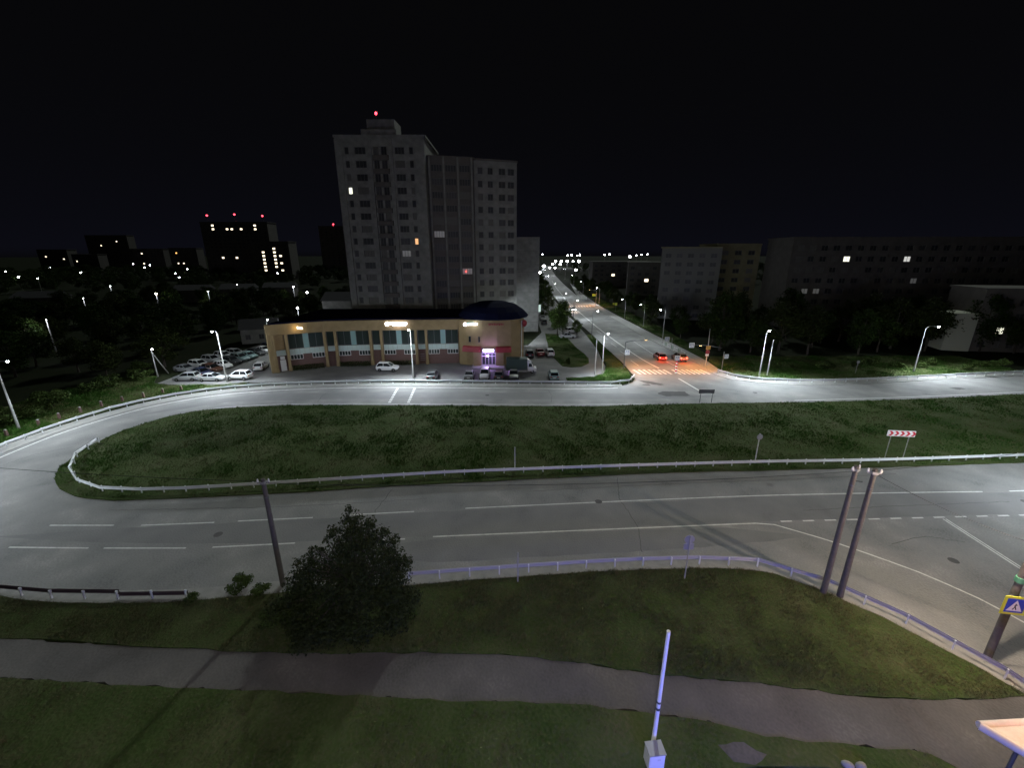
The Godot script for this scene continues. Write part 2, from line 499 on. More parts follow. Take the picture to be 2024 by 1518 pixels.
	m.prism(joined(rough_line(V2([8.0, -12.6, 11.0, -12.95, 14.0, -12.9, 17.0, -12.4, 18.6, -11.8]), 0.6, 0.08), V2([18.0, -6.0, 8.0, -6.0])), -0.08, 0.025)
	setting("footpath", m, M.path)
	m = MB.new()
	m.prism(joined(rough_line(V2([9.6, -14.0, 10.8, -14.1, 11.6, -13.6, 11.2, -13.2, 10.0, -13.3]), 0.4, 0.08), PackedVector2Array()), 0.0, 0.07)
	setting("bare_soil", m, M.path)
	m = MB.new()
	m.prism(joined(AVENUE_RIGHT.slice(4), V2([40.6, -79.5, 41.4, -88.0, 41.0, -100.0, 39.8, -120.0, 38.6, -155.0, 38.0, -186.0, 39.0, -231.0, 44.0, -330.0])), -0.08, 0.08)
	setting("pavement", m, M.concrete)


func dash(parent: Node, line: PackedVector2Array, w := 0.15, y := 0.008, called := "lane_line") -> void:
	var m := MB.new()
	m.ribbon(rough_line(line, 1.5), w * 0.5, y)
	part(called, m, M.marking, parent)

func markings(road: Node, avenue: Node) -> void:
	for q in [[-39.0, -30.8, -33.6, -30.8], [-31.3, -30.8, -25.4, -31.2], [-23.5, -31.4, -17.3, -31.9], [-14.3, -32.3, -8.7, -32.8], [-39.3, -28.0, -33.0, -27.9], [-31.8, -27.9, -25.4, -27.9], [-23.4, -28.0, -17.2, -28.5], [-14.2, -28.7, -8.6, -29.0], [48.0, -36.2, 56.0, -36.6], [60.0, -36.8, 68.0, -37.3]]:
		dash(road, V2(q), 0.14)
	dash(road, V2([-4.2, -33.3, 23.4, -35.4, 45.3, -36.1]), 0.14)
	dash(road, V2([-6.4, -29.3, 21.0, -31.1, 22.2, -30.9, 25.4, -28.8, 29.6, -25.0, 31.3, -22.5, 32.2, -20.0, 33.0, -8.0]), 0.14)
	for k in 12:
		var x := 23.0 + 1.95 * k
		dash(road, V2([x, -31.35 - 0.042 * (x - 23.0), x + 1.0, -31.35 - 0.042 * (x - 22.0)]), 0.16)
	dash(road, V2([37.25, -31.7, 37.0, -25.9, 36.6, -12.0]), 0.12)
	dash(road, V2([37.5, -31.7, 37.25, -25.9, 36.85, -12.0]), 0.12)
	dash(road, V2([18.0, -69.0, 11.9, -68.6, -1.0, -68.9, -18.6, -69.3, -31.4, -68.9, -43.0, -66.9, -49.3, -64.1, -53.9, -59.9, -56.5, -54.3, -57.7, -48.5, -57.4, -42.0]), 0.18)
	dash(road, V2([-47.4, -56.8, -43.6, -59.3, -35.1, -60.9, -23.8, -61.1, -8.5, -60.9, 6.7, -60.7, 20.0, -61.0]), 0.14)
	dash(road, V2([44.0, -62.6, 62.6, -64.2, 83.2, -66.7, 99.0, -68.6]), 0.14)
	for x in [-19.1, -16.2]:
		for k in 9:
			var z := -61.6 - k * 0.85
			dash(road, V2([x - 0.12 * (k - 4) * 0.6, z, x - 0.12 * (k - 4) * 0.6 - 0.06, z - 0.5]), 0.42, 0.008, "crossing_mark")
	dash(road, V2([31.4, -66.4, 30.5, -74.8]), 0.3)
	dash(avenue, V2([29.3, -82.0, 27.9, -92.0, 26.7, -118.0, 26.2, -150.0, 26.4, -200.0, 29.0, -282.0, 33.0, -360.0]), 0.3, 0.004)
	dash(avenue, V2([33.4, -83.0, 32.2, -92.0, 31.6, -110.0]), 0.12, 0.004)
	for k in 5:
		dash(avenue, V2([25.8 - 0.1 * k, -84.0 - k * 9.0, 25.4 - 0.1 * k, -88.5 - k * 9.0]), 0.12, 0.004)
	for k in 7:
		dash(road if false else avenue, V2([24.4 + 0.98 * k, -77.7, 23.9 + 0.98 * k, -80.9]), 0.45, 0.004, "crossing_stripe")
	for k in 7:
		dash(avenue, V2([32.0 + 0.92 * k, -77.7, 31.5 + 0.92 * k, -80.9]), 0.45, 0.004, "crossing_stripe")
	for k in 10:
		dash(avenue, V2([22.8 + 1.2 * k, -183.0, 22.8 + 1.2 * k, -187.0]), 0.5, 0.004, "crossing_stripe")

# a lawn: soil with a raised edge and blades of grass on it
func lawn(called: String, poly: PackedVector2Array, top: float, count: int, label: String, height: float, hole := PackedVector2Array(), dry := 0.0) -> void:
	var m := MB.new()
	m.prism(poly, -0.08, top)
	setting(called, m, M.soil)
	var kinds: ArrayMesh = cache.get("tuft")
	if kinds == null:
		m = MB.new()
		for k in 9:
			var t := TAU * k / 9.0 + rng.randf_range(-0.3, 0.3)
			var d := Vector3(cos(t), 0, sin(t))
			var s := d.cross(Vector3.UP) * 0.022
			var r := d * rng.randf_range(0.02, 0.14)
			var h := rng.randf_range(0.55, 1.0)
			m.tri(r - s, r + d * 0.1 + Vector3.UP * h * 0.6 + s * 0.4, r + s)
			m.tri(r - s * 0.8 + d * 0.05 + Vector3.UP * h * 0.4, r + d * rng.randf_range(0.15, 0.4) + Vector3.UP * h, r + s * 0.8 + d * 0.05 + Vector3.UP * h * 0.4)
		kinds = m.mesh()
		cache.tuft = kinds
	var mm := MultiMesh.new()
	mm.transform_format = MultiMesh.TRANSFORM_3D
	mm.use_colors = true
	mm.mesh = kinds
	var patchy := FastNoiseLite.new()
	patchy.seed = 5
	patchy.frequency = 0.11
	patchy.fractal_octaves = 3
	var lo := Vector2(1e9, 1e9)
	var hi := -lo
	for p in poly:
		lo = lo.min(p)
		hi = hi.max(p)
	var place := []
	var tries := 0
	while place.size() < count and tries < count * 8:
		tries += 1
		var p := Vector2(rng.randf_range(lo.x, hi.x), rng.randf_range(lo.y, hi.y))
		if Geometry2D.is_point_in_polygon(p, poly) and not (hole.size() > 2 and Geometry2D.is_point_in_polygon(p, hole)):
			place.append(p)
	mm.instance_count = place.size()
	for i in place.size():
		var p: Vector2 = place[i]
		var q := clampf(patchy.get_noise_2d(p.x, p.y) * 1.9 + 0.5, 0.0, 1.0)
		var s := height * rng.randf_range(0.5, 1.25) * lerpf(1.25, 0.7, q) * lerpf(0.75, 1.35, clampf(patchy.get_noise_2d(p.x * 3.1 + 50.0, p.y * 3.1) * 1.5 + 0.45, 0.0, 1.0))
		var b := Basis(Vector3.UP, rng.randf() * TAU).scaled(Vector3(s * 1.5 + 0.12, s, s * 1.5 + 0.12))
		mm.set_instance_transform(i, Transform3D(b, Vector3(p.x, top - 0.01, p.y)))
		var col := Color(0.034, 0.084, 0.014).lerp(Color(0.07, 0.1, 0.03), q)
		col = col.lerp(Color(0.105, 0.105, 0.066), dry)
		if rng.randf() < 0.06 + 0.2 * q * q + dry * 0.3:
			col = Color(0.115, 0.102, 0.058)
		mm.set_instance_color(i, col * rng.randf_range(0.7, 1.2))
	var o := MultiMeshInstance3D.new()
	o.name = numbered("grass")
	o.multimesh = mm
	o.material_override = M.blade
	add_child(o)
	o.set_meta("kind", "stuff")
	tag(o, label, "grass")

# ---------------------------------------------------------------- builders: street furniture

# steel crash barrier: each beam panel and each post is a part
func guardrail(line: PackedVector2Array, label: String, post_mat: Material, beam_mat: Material, face := 1.0, dip_end := false) -> void:
	var fine := rough_line(line, 4.0)
	var o := thing("guardrail", label, "guardrail", Vector3(fine[0].x, 0, fine[0].y), 0.0, "steel crash barriers along the roads")
	var inv := -o.position
	var sec := [[0.0, 0.42], [0.05, 0.46], [0.07, 0.50], [0.01, 0.56], [0.01, 0.60], [0.07, 0.66], [0.05, 0.70], [0.0, 0.74], [-0.02, 0.74], [0.03, 0.69], [0.045, 0.66], [-0.015, 0.60], [-0.015, 0.56], [0.045, 0.50], [0.03, 0.46], [-0.02, 0.42]]
	var prof := []
	for s in sec:
		prof.append([s[0] * face, s[1]])
	for i in fine.size() - 1:
		var m := MB.new()
		var a := fine[i]
		var b := fine[i + 1]
		var d := (b - a).normalized()
		var lift := Vector3(0, rng.randf_range(-0.012, 0.012), 0)
		if dip_end and i == fine.size() - 2:
			lift.y = -0.2
		m.profile(prof, PackedVector2Array([a - d * 0.04, b + d * 0.04]))
		part("beam", m, beam_mat, o, Transform3D(Basis.IDENTITY, inv + lift + Vector3(d.y, 0, -d.x) * (0.006 if i % 2 else 0.0)))
	var post: ArrayMesh = cache.get("rail_post")
	if post == null:
		var m := MB.new()
		m.box(Vector3(0, 0.33, 0), Vector3(0.07, 0.82, 0.1))
		m.box(Vector3(0, 0.6, 0.07), Vector3(0.06, 0.18, 0.07))
		post = m.mesh()
		cache.rail_post = post
	for i in range(0, fine.size()):
		for half in 2:
			if i == fine.size() - 1 and half == 1:
				continue
			var p := fine[i] if half == 0 else (fine[i] + fine[i + 1]) * 0.5
			var d := (fine[mini(i + 1, fine.size() - 1)] - fine[maxi(i - 1, 0)]).normalized()
			var nrm := Vector3(d.y, 0, -d.x) * face
			var b := Basis(Vector3(d.x, 0, d.y), Vector3.UP, nrm)
			part("post", post, post_mat, o, Transform3D(b, inv + Vector3(p.x, 0, p.y) - nrm * 0.13))

# lamp post: tapered pole, arm, housing, a glass bowl that glows and the light in it
func street_lamp(x: float, z: float, h: float, yaw: float, arm: float, energy: float, label: String, o := {}) -> Node3D:
	var t := thing("street_lamp", label, "street lamp", Vector3(x, 0, z), yaw, o.get("group", "street lamps"))
	var pole_mat: Material = o.get("mat", M.pole)
	var r: float = o.get("r", 0.11)
	var m := MB.new()
	m.tube([Vector3(0, -0.05, 0), Vector3(0, 0.9, 0), Vector3(0, h - 0.6, 0)], [r * 1.25, r * 1.1, r * 0.62], 10)
	part("pole", m, pole_mat, t)
	m = MB.new()
	m.tube([Vector3(0, h - 0.75, 0), Vector3(0, h - 0.35, arm * 0.06), Vector3(0, h - 0.08, arm * 0.35), Vector3(0, h + 0.05, arm)], [r * 0.5, r * 0.45, r * 0.4, r * 0.38], 8)
	part("arm", m, pole_mat, t)
	var tilt := Basis(Vector3.RIGHT, -0.3)
	var at := Vector3(0, h + 0.06, arm + 0.25)
	var size: float = o.get("size", 1.0)
	m = MB.new()
	m.blob(Vector3.ZERO, Vector3(0.19, 0.09, 0.42) * size, tilt, 10)
	part("housing", m, M.lamp_grey, t, Transform3D(Basis.IDENTITY, at))
	if energy > 0.0:
		m = MB.new()
		m.blob(Vector3.ZERO, Vector3(0.14, 0.11, 0.165), tilt, 10)
		part("lamp_glass", m, o.get("glow", M.lamp_white), t, Transform3D(Basis.IDENTITY, at + tilt * Vector3(0, -0.1, 0.12)))
		# the lens throws forward over the road; a little spills all round
		var l := SpotLight3D.new()
		l.name = "lamp_light"
		l.light_color = o.get("color", Color(0.93, 0.97, 1.0))
		l.light_energy = energy
		l.spot_range = 140.0
		l.spot_attenuation = 2.0
		l.spot_angle = 78.0
		l.spot_angle_attenuation = 0.4
		l.light_size = 0.12
		l.shadow_enabled = true
		l.position = at + tilt * Vector3(0, -0.12, 0.12)
		l.rotation = Vector3(-PI / 2 + 0.78, PI, 0)
		t.add_child(l, true)
		lamp_light(t, at + tilt * Vector3(0, -0.12, 0.12), energy * float(o.get("spill", 0.07)), o.get("color", Color(0.93, 0.97, 1.0)))
	return t

func plain_post(called: String, label: String, x: float, z: float, h: float, r0: float, r1: float, mat_: Material, category := "post", group := "") -> Node3D:
	var t := thing(called, label, category, Vector3(x, 0, z), 0.0, group)
	var m := MB.new()
	m.tube([Vector3(0, -0.05, 0), Vector3(0, h * 0.5, 0), Vector3(0, h, 0)], [r0, (r0 + r1) * 0.5, r1], 10)
	part("pole", m, mat_, t)
	return t

func utility_pole(label: String, x: float, z: float, h: float, turn: float) -> Node3D:
	var t := thing("utility_pole", label, "utility pole", Vector3(x, 0, z), turn, "concrete utility poles at the near kerb")
	var m := MB.new()
	m.tube([Vector3(0, -0.05, 0), Vector3(0, h * 0.5, 0), Vector3(0, h, 0)], [0.19, 0.165, 0.13], 12)
	part("pole", m, M.pole_dark, t)
	m = MB.new()
	m.box(Vector3(0, h - 0.25, 0), Vector3(0.75, 0.08, 0.1))
	m.box(Vector3(0, h - 0.25, 0), Vector3(0.3, 0.14, 0.34))
	part("cross_arm", m, M.lamp_grey, t)
	for s in [-1, 1]:
		m = MB.new()
		m.lathe(Vector3(0.33 * s, h - 0.2, 0), [[0.0, 0.0], [0.06, 0.0], [0.06, 0.07], [0.035, 0.09], [0.055, 0.12], [0.03, 0.2], [0.0, 0.21]], 8)
		part("insulator", m, M.white, t)
	m = MB.new()
	m.tube([Vector3(0, h - 1.35, 0), Vector3(0, h - 1.27, 0)], [0.165, 0.165], 12)
	part("clamp", m, M.steel_dark, t)
	return t

func cable(label: String, a: Vector3, b: Vector3, sag: float, group := "overhead wires", r := 0.016) -> void:
	var pts := []
	var rad := []
	for i in 17:
		var t := i / 16.0
		pts.append((a.lerp(b, t) + Vector3.DOWN * sag * 4.0 * t * (1.0 - t)) - a)
		rad.append(r)
	var m := MB.new()
	m.tube(pts, rad, 5)
	var o := part(numbered("overhead_wire"), m, M.wire, self, Transform3D(Basis.IDENTITY, a))
	tag(o, label, "wire", group)

# a square crossing sign: ground, blue field, white triangle and the walking figure
func crossing_sign(parent: Node, at: Vector3, yaw: float, s: float, ground: Material, field: Material) -> void:
	var b := Basis(Vector3.UP, yaw)
	var m := MB.new()
	m.box(Vector3.ZERO, Vector3(s, s, 0.03))
	var plate := part("sign_plate", m, ground, parent, Transform3D(b, at))
	m = MB.new()
	m.box(Vector3(0, 0, 0.02), Vector3(s * 0.76, s * 0.76, 0.012))
	part("sign_field", m, field, plate)
	m = MB.new()
	m.tri(Vector3(-s * 0.32, -s * 0.29, 0.03), Vector3(0, s * 0.32, 0.03), Vector3(s * 0.32, -s * 0.29, 0.03))
	part("sign_triangle", m, M.white, plate)
	m = MB.new()
	var u := s * 0.01
	m.box(Vector3(0, u * 10, 0.034), Vector3(u * 5, u * 5, 0.004))
	m.box(Vector3(0, u * 1, 0.034), Vector3(u * 5, u * 12, 0.004), Basis(Vector3.BACK, -0.12))
	m.box(Vector3(u * 4, -u * 13, 0.034), Vector3(u * 4, u * 18, 0.004), Basis(Vector3.BACK, 0.4))
	m.box(Vector3(-u * 4, -u * 13, 0.036), Vector3(u * 4, u * 18, 0.004), Basis(Vector3.BACK, -0.45))
	m.box(Vector3(u * 1, u * 3, 0.037), Vector3(u * 16, u * 3, 0.004), Basis(Vector3.BACK, 0.5))
	part("sign_figure", m, M.black, plate)


# ---------------------------------------------------------------- builders: trees

func crown(clumps: Array, leaf: float, per_m2: float, tint: Color) -> MB:
	var m := MB.new()
	for q in clumps:
		var at: Vector3 = q[0]
		var r: float = q[1]
		var count := int(per_m2 * r * r)
		for i in count:
			var d := Vector3(rng.randfn(), rng.randfn() * 0.85, rng.randfn()).normalized()
			var p := at + d * r * pow(rng.randf(), 0.4) * rng.randf_range(0.75, 1.12)
			var f := (d + Vector3(rng.randfn(), rng.randfn(), rng.randfn()) * 0.7).normalized()
			var u := f.cross(Vector3.UP + Vector3(0.01, 0, 0.02)).normalized()
			u = u.rotated(f, rng.randf() * TAU)
			var w := f.cross(u)
			var s := leaf * rng.randf_range(0.6, 1.3)
			m.ink = Color(tint.r, tint.g, tint.b) * rng.randf_range(0.65, 1.3)
			var a := p - u * s
			var b := p + w * s * 0.55 + f * s * 0.15
			var c2 := p + u * s
			var e := p - w * s * 0.55 + f * s * 0.15
			m.tri(a, b, c2)
			m.tri(a, c2, e)
	return m

func limbs(base: Vector3, clumps: Array, r: float) -> MB:
	var m := MB.new()
	var top := Vector3.ZERO
	for q in clumps:
		top += q[0] / clumps.size()
	var fork := base.lerp(Vector3(top.x, top.y, top.z), 0.55)
	m.tube([base + Vector3.DOWN * 0.1, base.lerp(fork, 0.5) + Vector3(0.06, 0, 0.04), fork], [r * 1.2, r * 0.9, r * 0.7], 9)
	for q in clumps:
		var e: Vector3 = q[0]
		var mid := fork.lerp(e, 0.5) + Vector3(0, 0.25, 0)
		m.tube([fork, mid, e], [r * 0.5, r * 0.32, r * 0.12], 6)
	return m

func tree_kinds() -> Array:
	if cache.has("trees"):
		return cache.trees
	var kinds := []
	for k in 5:
		var clumps := []
		var tall := k >= 3
		var n := 13 if tall else 11
		for i in n:
			var t := float(i) / (n - 1)
			var y := lerpf(2.6, 8.6 if tall else 7.2, t) + rng.randf_range(-0.4, 0.4)
			var spread := sin(lerpf(0.5, 2.75, t)) * (1.7 if tall else 2.5)
			var ang := i * 2.4 + rng.randf()
			clumps.append([Vector3(cos(ang) * spread, y, sin(ang) * spread) * Vector3(rng.randf_range(0.6, 1.1), 1, rng.randf_range(0.6, 1.1)), rng.randf_range(0.95, 1.5)])
		var tint: Color = [Color(0.05, 0.085, 0.02), Color(0.042, 0.07, 0.018), Color(0.062, 0.085, 0.026), Color(0.045, 0.08, 0.02), Color(0.055, 0.075, 0.024)][k]
		kinds.append([crown(clumps, 0.2, 150.0, tint).mesh(), limbs(Vector3.ZERO, clumps, 0.16).mesh()])
	cache.trees = kinds
	return kinds

func tree(kind: int, x: float, z: float, size: float, label: String, group: String, wide := 1.0, leaf: Material = null) -> Node3D:
	var k: Array = tree_kinds()[kind % 5]
	var t := thing("deciduous_tree", label, "tree", Vector3(x, -0.02, z), rng.randf() * TAU, group)
	t.scale = Vector3(size * wide, size, size * wide)
	part("trunk", k[1], M.bark, t)
	part("crown", k[0], leaf if leaf else M.leaf, t)
	return t

func bush(x: float, z: float, s: Vector3, label: String, group: String, called := "bush", category := "bush") -> Node3D:
	var kinds: Array = cache.get("bushes", [])
	if kinds.is_empty():
		for k in 3:
			var clumps := []
			for i in 6:
				clumps.append([Vector3(rng.randf_range(-0.35, 0.35), rng.randf_range(0.3, 0.65), rng.randf_range(-0.35, 0.35)), rng.randf_range(0.26, 0.36)])
			kinds.append([crown(clumps, 0.075, 1400.0, Color(0.045, 0.07, 0.02)).mesh(), limbs(Vector3.ZERO, clumps, 0.03).mesh()])
		cache.bushes = kinds
	var k: Array = kinds[rng.randi() % 3]
	var t := thing(called, label, category, Vector3(x, 0, z), rng.randf() * TAU, group)
	t.scale = s
	part("stem", k[1], M.bark, t)
	part("foliage", k[0], M.leaf, t)
	return t

# a clipped hedge, its leaves spread through a long box
func hedge(a: Vector2, b: Vector2, h: float, label: String) -> void:
	var m := MB.new()
	var d := (b - a)
	var n := int(d.length() * 260)
	var across := d.normalized().orthogonal()
	for i in n:
		var p2 := a + d * rng.randf() + across * rng.randf_range(-0.4, 0.4)
		var p := Vector3(p2.x - a.x, rng.randf() * h, p2.y - a.y)
		p.y = minf(p.y * 1.1, h) + rng.randf_range(-0.06, 0.06)
		var f := Vector3(rng.randfn(), rng.randfn(), rng.randfn()).normalized()
		var u := f.cross(Vector3(0.3, 1, 0.2)).normalized() * 0.09
		var w := f.cross(u) * 0.6
		m.ink = Color(0.03, 0.042, 0.016) * rng.randf_range(0.7, 1.3)
		m.quad(p - u, p + w, p + u, p - w)
	var t := thing("hedge", label, "hedge", Vector3(a.x, 0.02, a.y), 0.0, "hedges under the shop windows")
	part("foliage", m, M.leaf, t)
	m = MB.new()
	for k in int(d.length() / 0.5):
		var q := d * (k + 0.5) * 0.5 / d.length()
		m.tube([Vector3(q.x, 0, q.y), Vector3(q.x, h * 0.7, q.y)], [0.03, 0.012], 5)
	part("stems", m, M.bark, t)

# ---------------------------------------------------------------- builders: vehicles

func paint(r: float, g: float, b: float) -> StandardMaterial3D:
	var key := "paint%.3f%.3f%.3f" % [r, g, b]
	if not cache.has(key):
		var m := flat(r, g, b, 0.35)
		m.clearcoat_enabled = true
		m.clearcoat = 0.8
		m.clearcoat_roughness = 0.12
		cache[key] = m
	return cache[key]

func loft(m: MB, st: Array) -> void:   # stations: x, low y, high y, half width
	var rings := []
	for s in st:
		var x: float = s[0]
		var lo: float = s[1]
		var hi: float = s[2]
		var w: float = s[3]
		rings.append([Vector3(x, lo, -w * 0.9), Vector3(x, lo + (hi - lo) * 0.3, -w), Vector3(x, hi - 0.13, -w * 0.99), Vector3(x, hi, -w * 0.88), Vector3(x, hi + 0.02, 0), Vector3(x, hi, w * 0.88), Vector3(x, hi - 0.13, w * 0.99), Vector3(x, lo + (hi - lo) * 0.3, w), Vector3(x, lo, w * 0.9)])
	for i in rings.size() - 1:
		for k in 9:
			var k2 := (k + 1) % 9
			var a: Vector3 = rings[i][k]
			var b: Vector3 = rings[i][k2]
			var c2: Vector3 = rings[i + 1][k2]
			var e: Vector3 = rings[i + 1][k]
			m.face(a, b, c2, e, (a + c2) * 0.5 - Vector3((a.x + c2.x) * 0.5, 0.55, 0))
	for i in [0, rings.size() - 1]:
		var r: Array = rings[i]
		for k in range(1, 8):
			var o := Vector3(-1 if i == 0 else 1, 0, 0)
			m.face(r[0], r[k], r[k + 1], r[0], o)

func car_shapes(kind: String) -> Dictionary:
	if cache.has("car_" + kind):
		return cache["car_" + kind]
	var d := {}
	var suv := kind == "suv"
	var up := 0.14 if suv else 0.0
	var m := MB.new()
	if kind == "sedan":
		loft(m, [[-2.25, 0.42, 0.86, 0.66], [-2.12, 0.26, 0.98, 0.8], [-1.5, 0.2, 1.0, 0.87], [0.0, 0.2, 0.96, 0.88], [0.95, 0.2, 0.93, 0.88], [1.7, 0.22, 0.82, 0.85], [2.08, 0.26, 0.72, 0.77], [2.25, 0.38, 0.6, 0.6]])
	else:
		loft(m, [[-2.1, 0.42 + up, 0.92 + up, 0.68], [-1.98, 0.25 + up, 1.0 + up, 0.82], [-1.2, 0.2 + up, 1.0 + up, 0.88], [0.0, 0.2 + up, 0.97 + up, 0.89], [0.9, 0.2 + up, 0.96 + up, 0.88], [1.6, 0.22 + up, 0.87 + up, 0.86], [2.0, 0.26 + up, 0.76 + up, 0.79], [2.15, 0.4 + up, 0.62 + up, 0.62]])
	d.body = m.mesh()
	var top := (1.45 if kind == "sedan" else 1.52) + up * 1.4
	var base := 0.94 + up
	var rb := -1.55 if kind == "sedan" else -1.95
	var rt := -0.85 if kind == "sedan" else -1.55
	var ft := 0.25
	var fb := 1.05
	m = MB.new()
	m.hull8([Vector3(rb, base, -0.8), Vector3(fb, base, -0.8), Vector3(fb, base, 0.8), Vector3(rb, base, 0.8), Vector3(rt, top - 0.04, -0.62), Vector3(ft, top - 0.04, -0.62), Vector3(ft, top - 0.04, 0.62), Vector3(rt, top - 0.04, 0.62)])
	d.glass = m.mesh()
	m = MB.new()
	m.hull8([Vector3(rt - 0.08, top - 0.05, -0.65), Vector3(ft + 0.08, top - 0.05, -0.65), Vector3(ft + 0.08, top - 0.05, 0.65), Vector3(rt - 0.08, top - 0.05, 0.65), Vector3(rt + 0.05, top + 0.02, -0.56), Vector3(ft - 0.1, top + 0.02, -0.56), Vector3(ft - 0.1, top + 0.02, 0.56), Vector3(rt + 0.05, top + 0.02, 0.56)])
	for s in [-1, 1]:
		m.tube([Vector3(rb, base, 0.8 * s), Vector3(rt, top - 0.03, 0.635 * s)], [0.07, 0.05], 5)
		m.tube([Vector3(fb, base, 0.8 * s), Vector3(ft, top - 0.03, 0.635 * s)], [0.04, 0.035], 5)
		var mid := (rt + ft) * 0.5 + 0.05
		m.tube([Vector3(mid, base, 0.805 * s), Vector3(mid, top - 0.03, 0.635 * s)], [0.04, 0.035], 5)
	d.roof = m.mesh()
	m = MB.new()
	m.tube([Vector3(0, 0, -0.1), Vector3(0, 0, 0.1)], [0.32 + up * 0.3, 0.32 + up * 0.3], 16)
	d.tyre = m.mesh()
	m = MB.new()
	m.tube([Vector3(0, 0, 0.095), Vector3(0, 0, 0.115)], [0.2, 0.17], 12)
	d.rim = m.mesh()
	m = MB.new()
	m.blob(Vector3.ZERO, Vector3(0.09, 0.09, 0.17))
	d.head = m.mesh()
	m = MB.new()
	m.box(Vector3.ZERO, Vector3(0.08, 0.17, 0.26))
	d.tail = m.mesh()
	m = MB.new()
	m.box(Vector3.ZERO, Vector3(0.02, 0.11, 0.5))
	d.plate = m.mesh()
	m = MB.new()
	m.blob(Vector3.ZERO, Vector3(0.09, 0.07, 0.12))
	d.mirror = m.mesh()
	d.up = up
	cache["car_" + kind] = d
	return d

func car(kind: String, x: float, z: float, turn: float, body: Material, label: String, group: String, lit := "") -> Node3D:
	var d := car_shapes(kind)
	var t := thing("parked_car" if lit == "" else "car", label, "car", Vector3(x, 0.015, z), turn, group)
	var up: float = d.up
	part("body", d.body, body, t)
	part("window_glass", d.glass, M.glass, t)
	part("roof", d.roof, body, t)
	for q in [[1.32, -0.8], [1.32, 0.8], [-1.32, -0.8], [-1.32, 0.8]]:
		var w := part("wheel", d.tyre, M.rubber, t, Transform3D(Basis.IDENTITY, Vector3(q[0], 0.32 + up * 0.3, q[1])))
		part("rim", d.rim, M.chrome, w, Transform3D(Basis(Vector3.UP, 0.0 if q[1] > 0 else PI), Vector3.ZERO))
	for s in [-1, 1]:
		part("headlight", d.head, M.head_lit if lit.contains("head") else M.head_off, t, Transform3D(Basis.IDENTITY, Vector3(2.02, 0.62 + up, 0.58 * s)))
		part("taillight", d.tail, M.tail_lit if lit.contains("tail") else M.tail_off, t, Transform3D(Basis.IDENTITY, Vector3(-2.1, 0.8 + up, 0.6 * s)))
		part("mirror", d.mirror, body, t, Transform3D(Basis.IDENTITY, Vector3(0.75, 1.0 + up, 0.93 * s)))
	part("number_plate", d.plate, M.white, t, Transform3D(Basis.IDENTITY, Vector3(-2.16 if kind != "sedan" else -2.27, 0.62 + up, 0)))
	if lit.contains("head"):
		for s in [-1, 1]:
			lamp_light(t, Vector3(2.16, 0.6 + up, 0.58 * s), 5.0, Color(1.0, 0.85, 0.78), 0.06)
	if lit.contains("tail"):
		for s in [-1, 1]:
			lamp_light(t, Vector3(-2.3, 0.75 + up, 0.6 * s), 1.1, Color(1.0, 0.08, 0.05), 0.06)
	return t

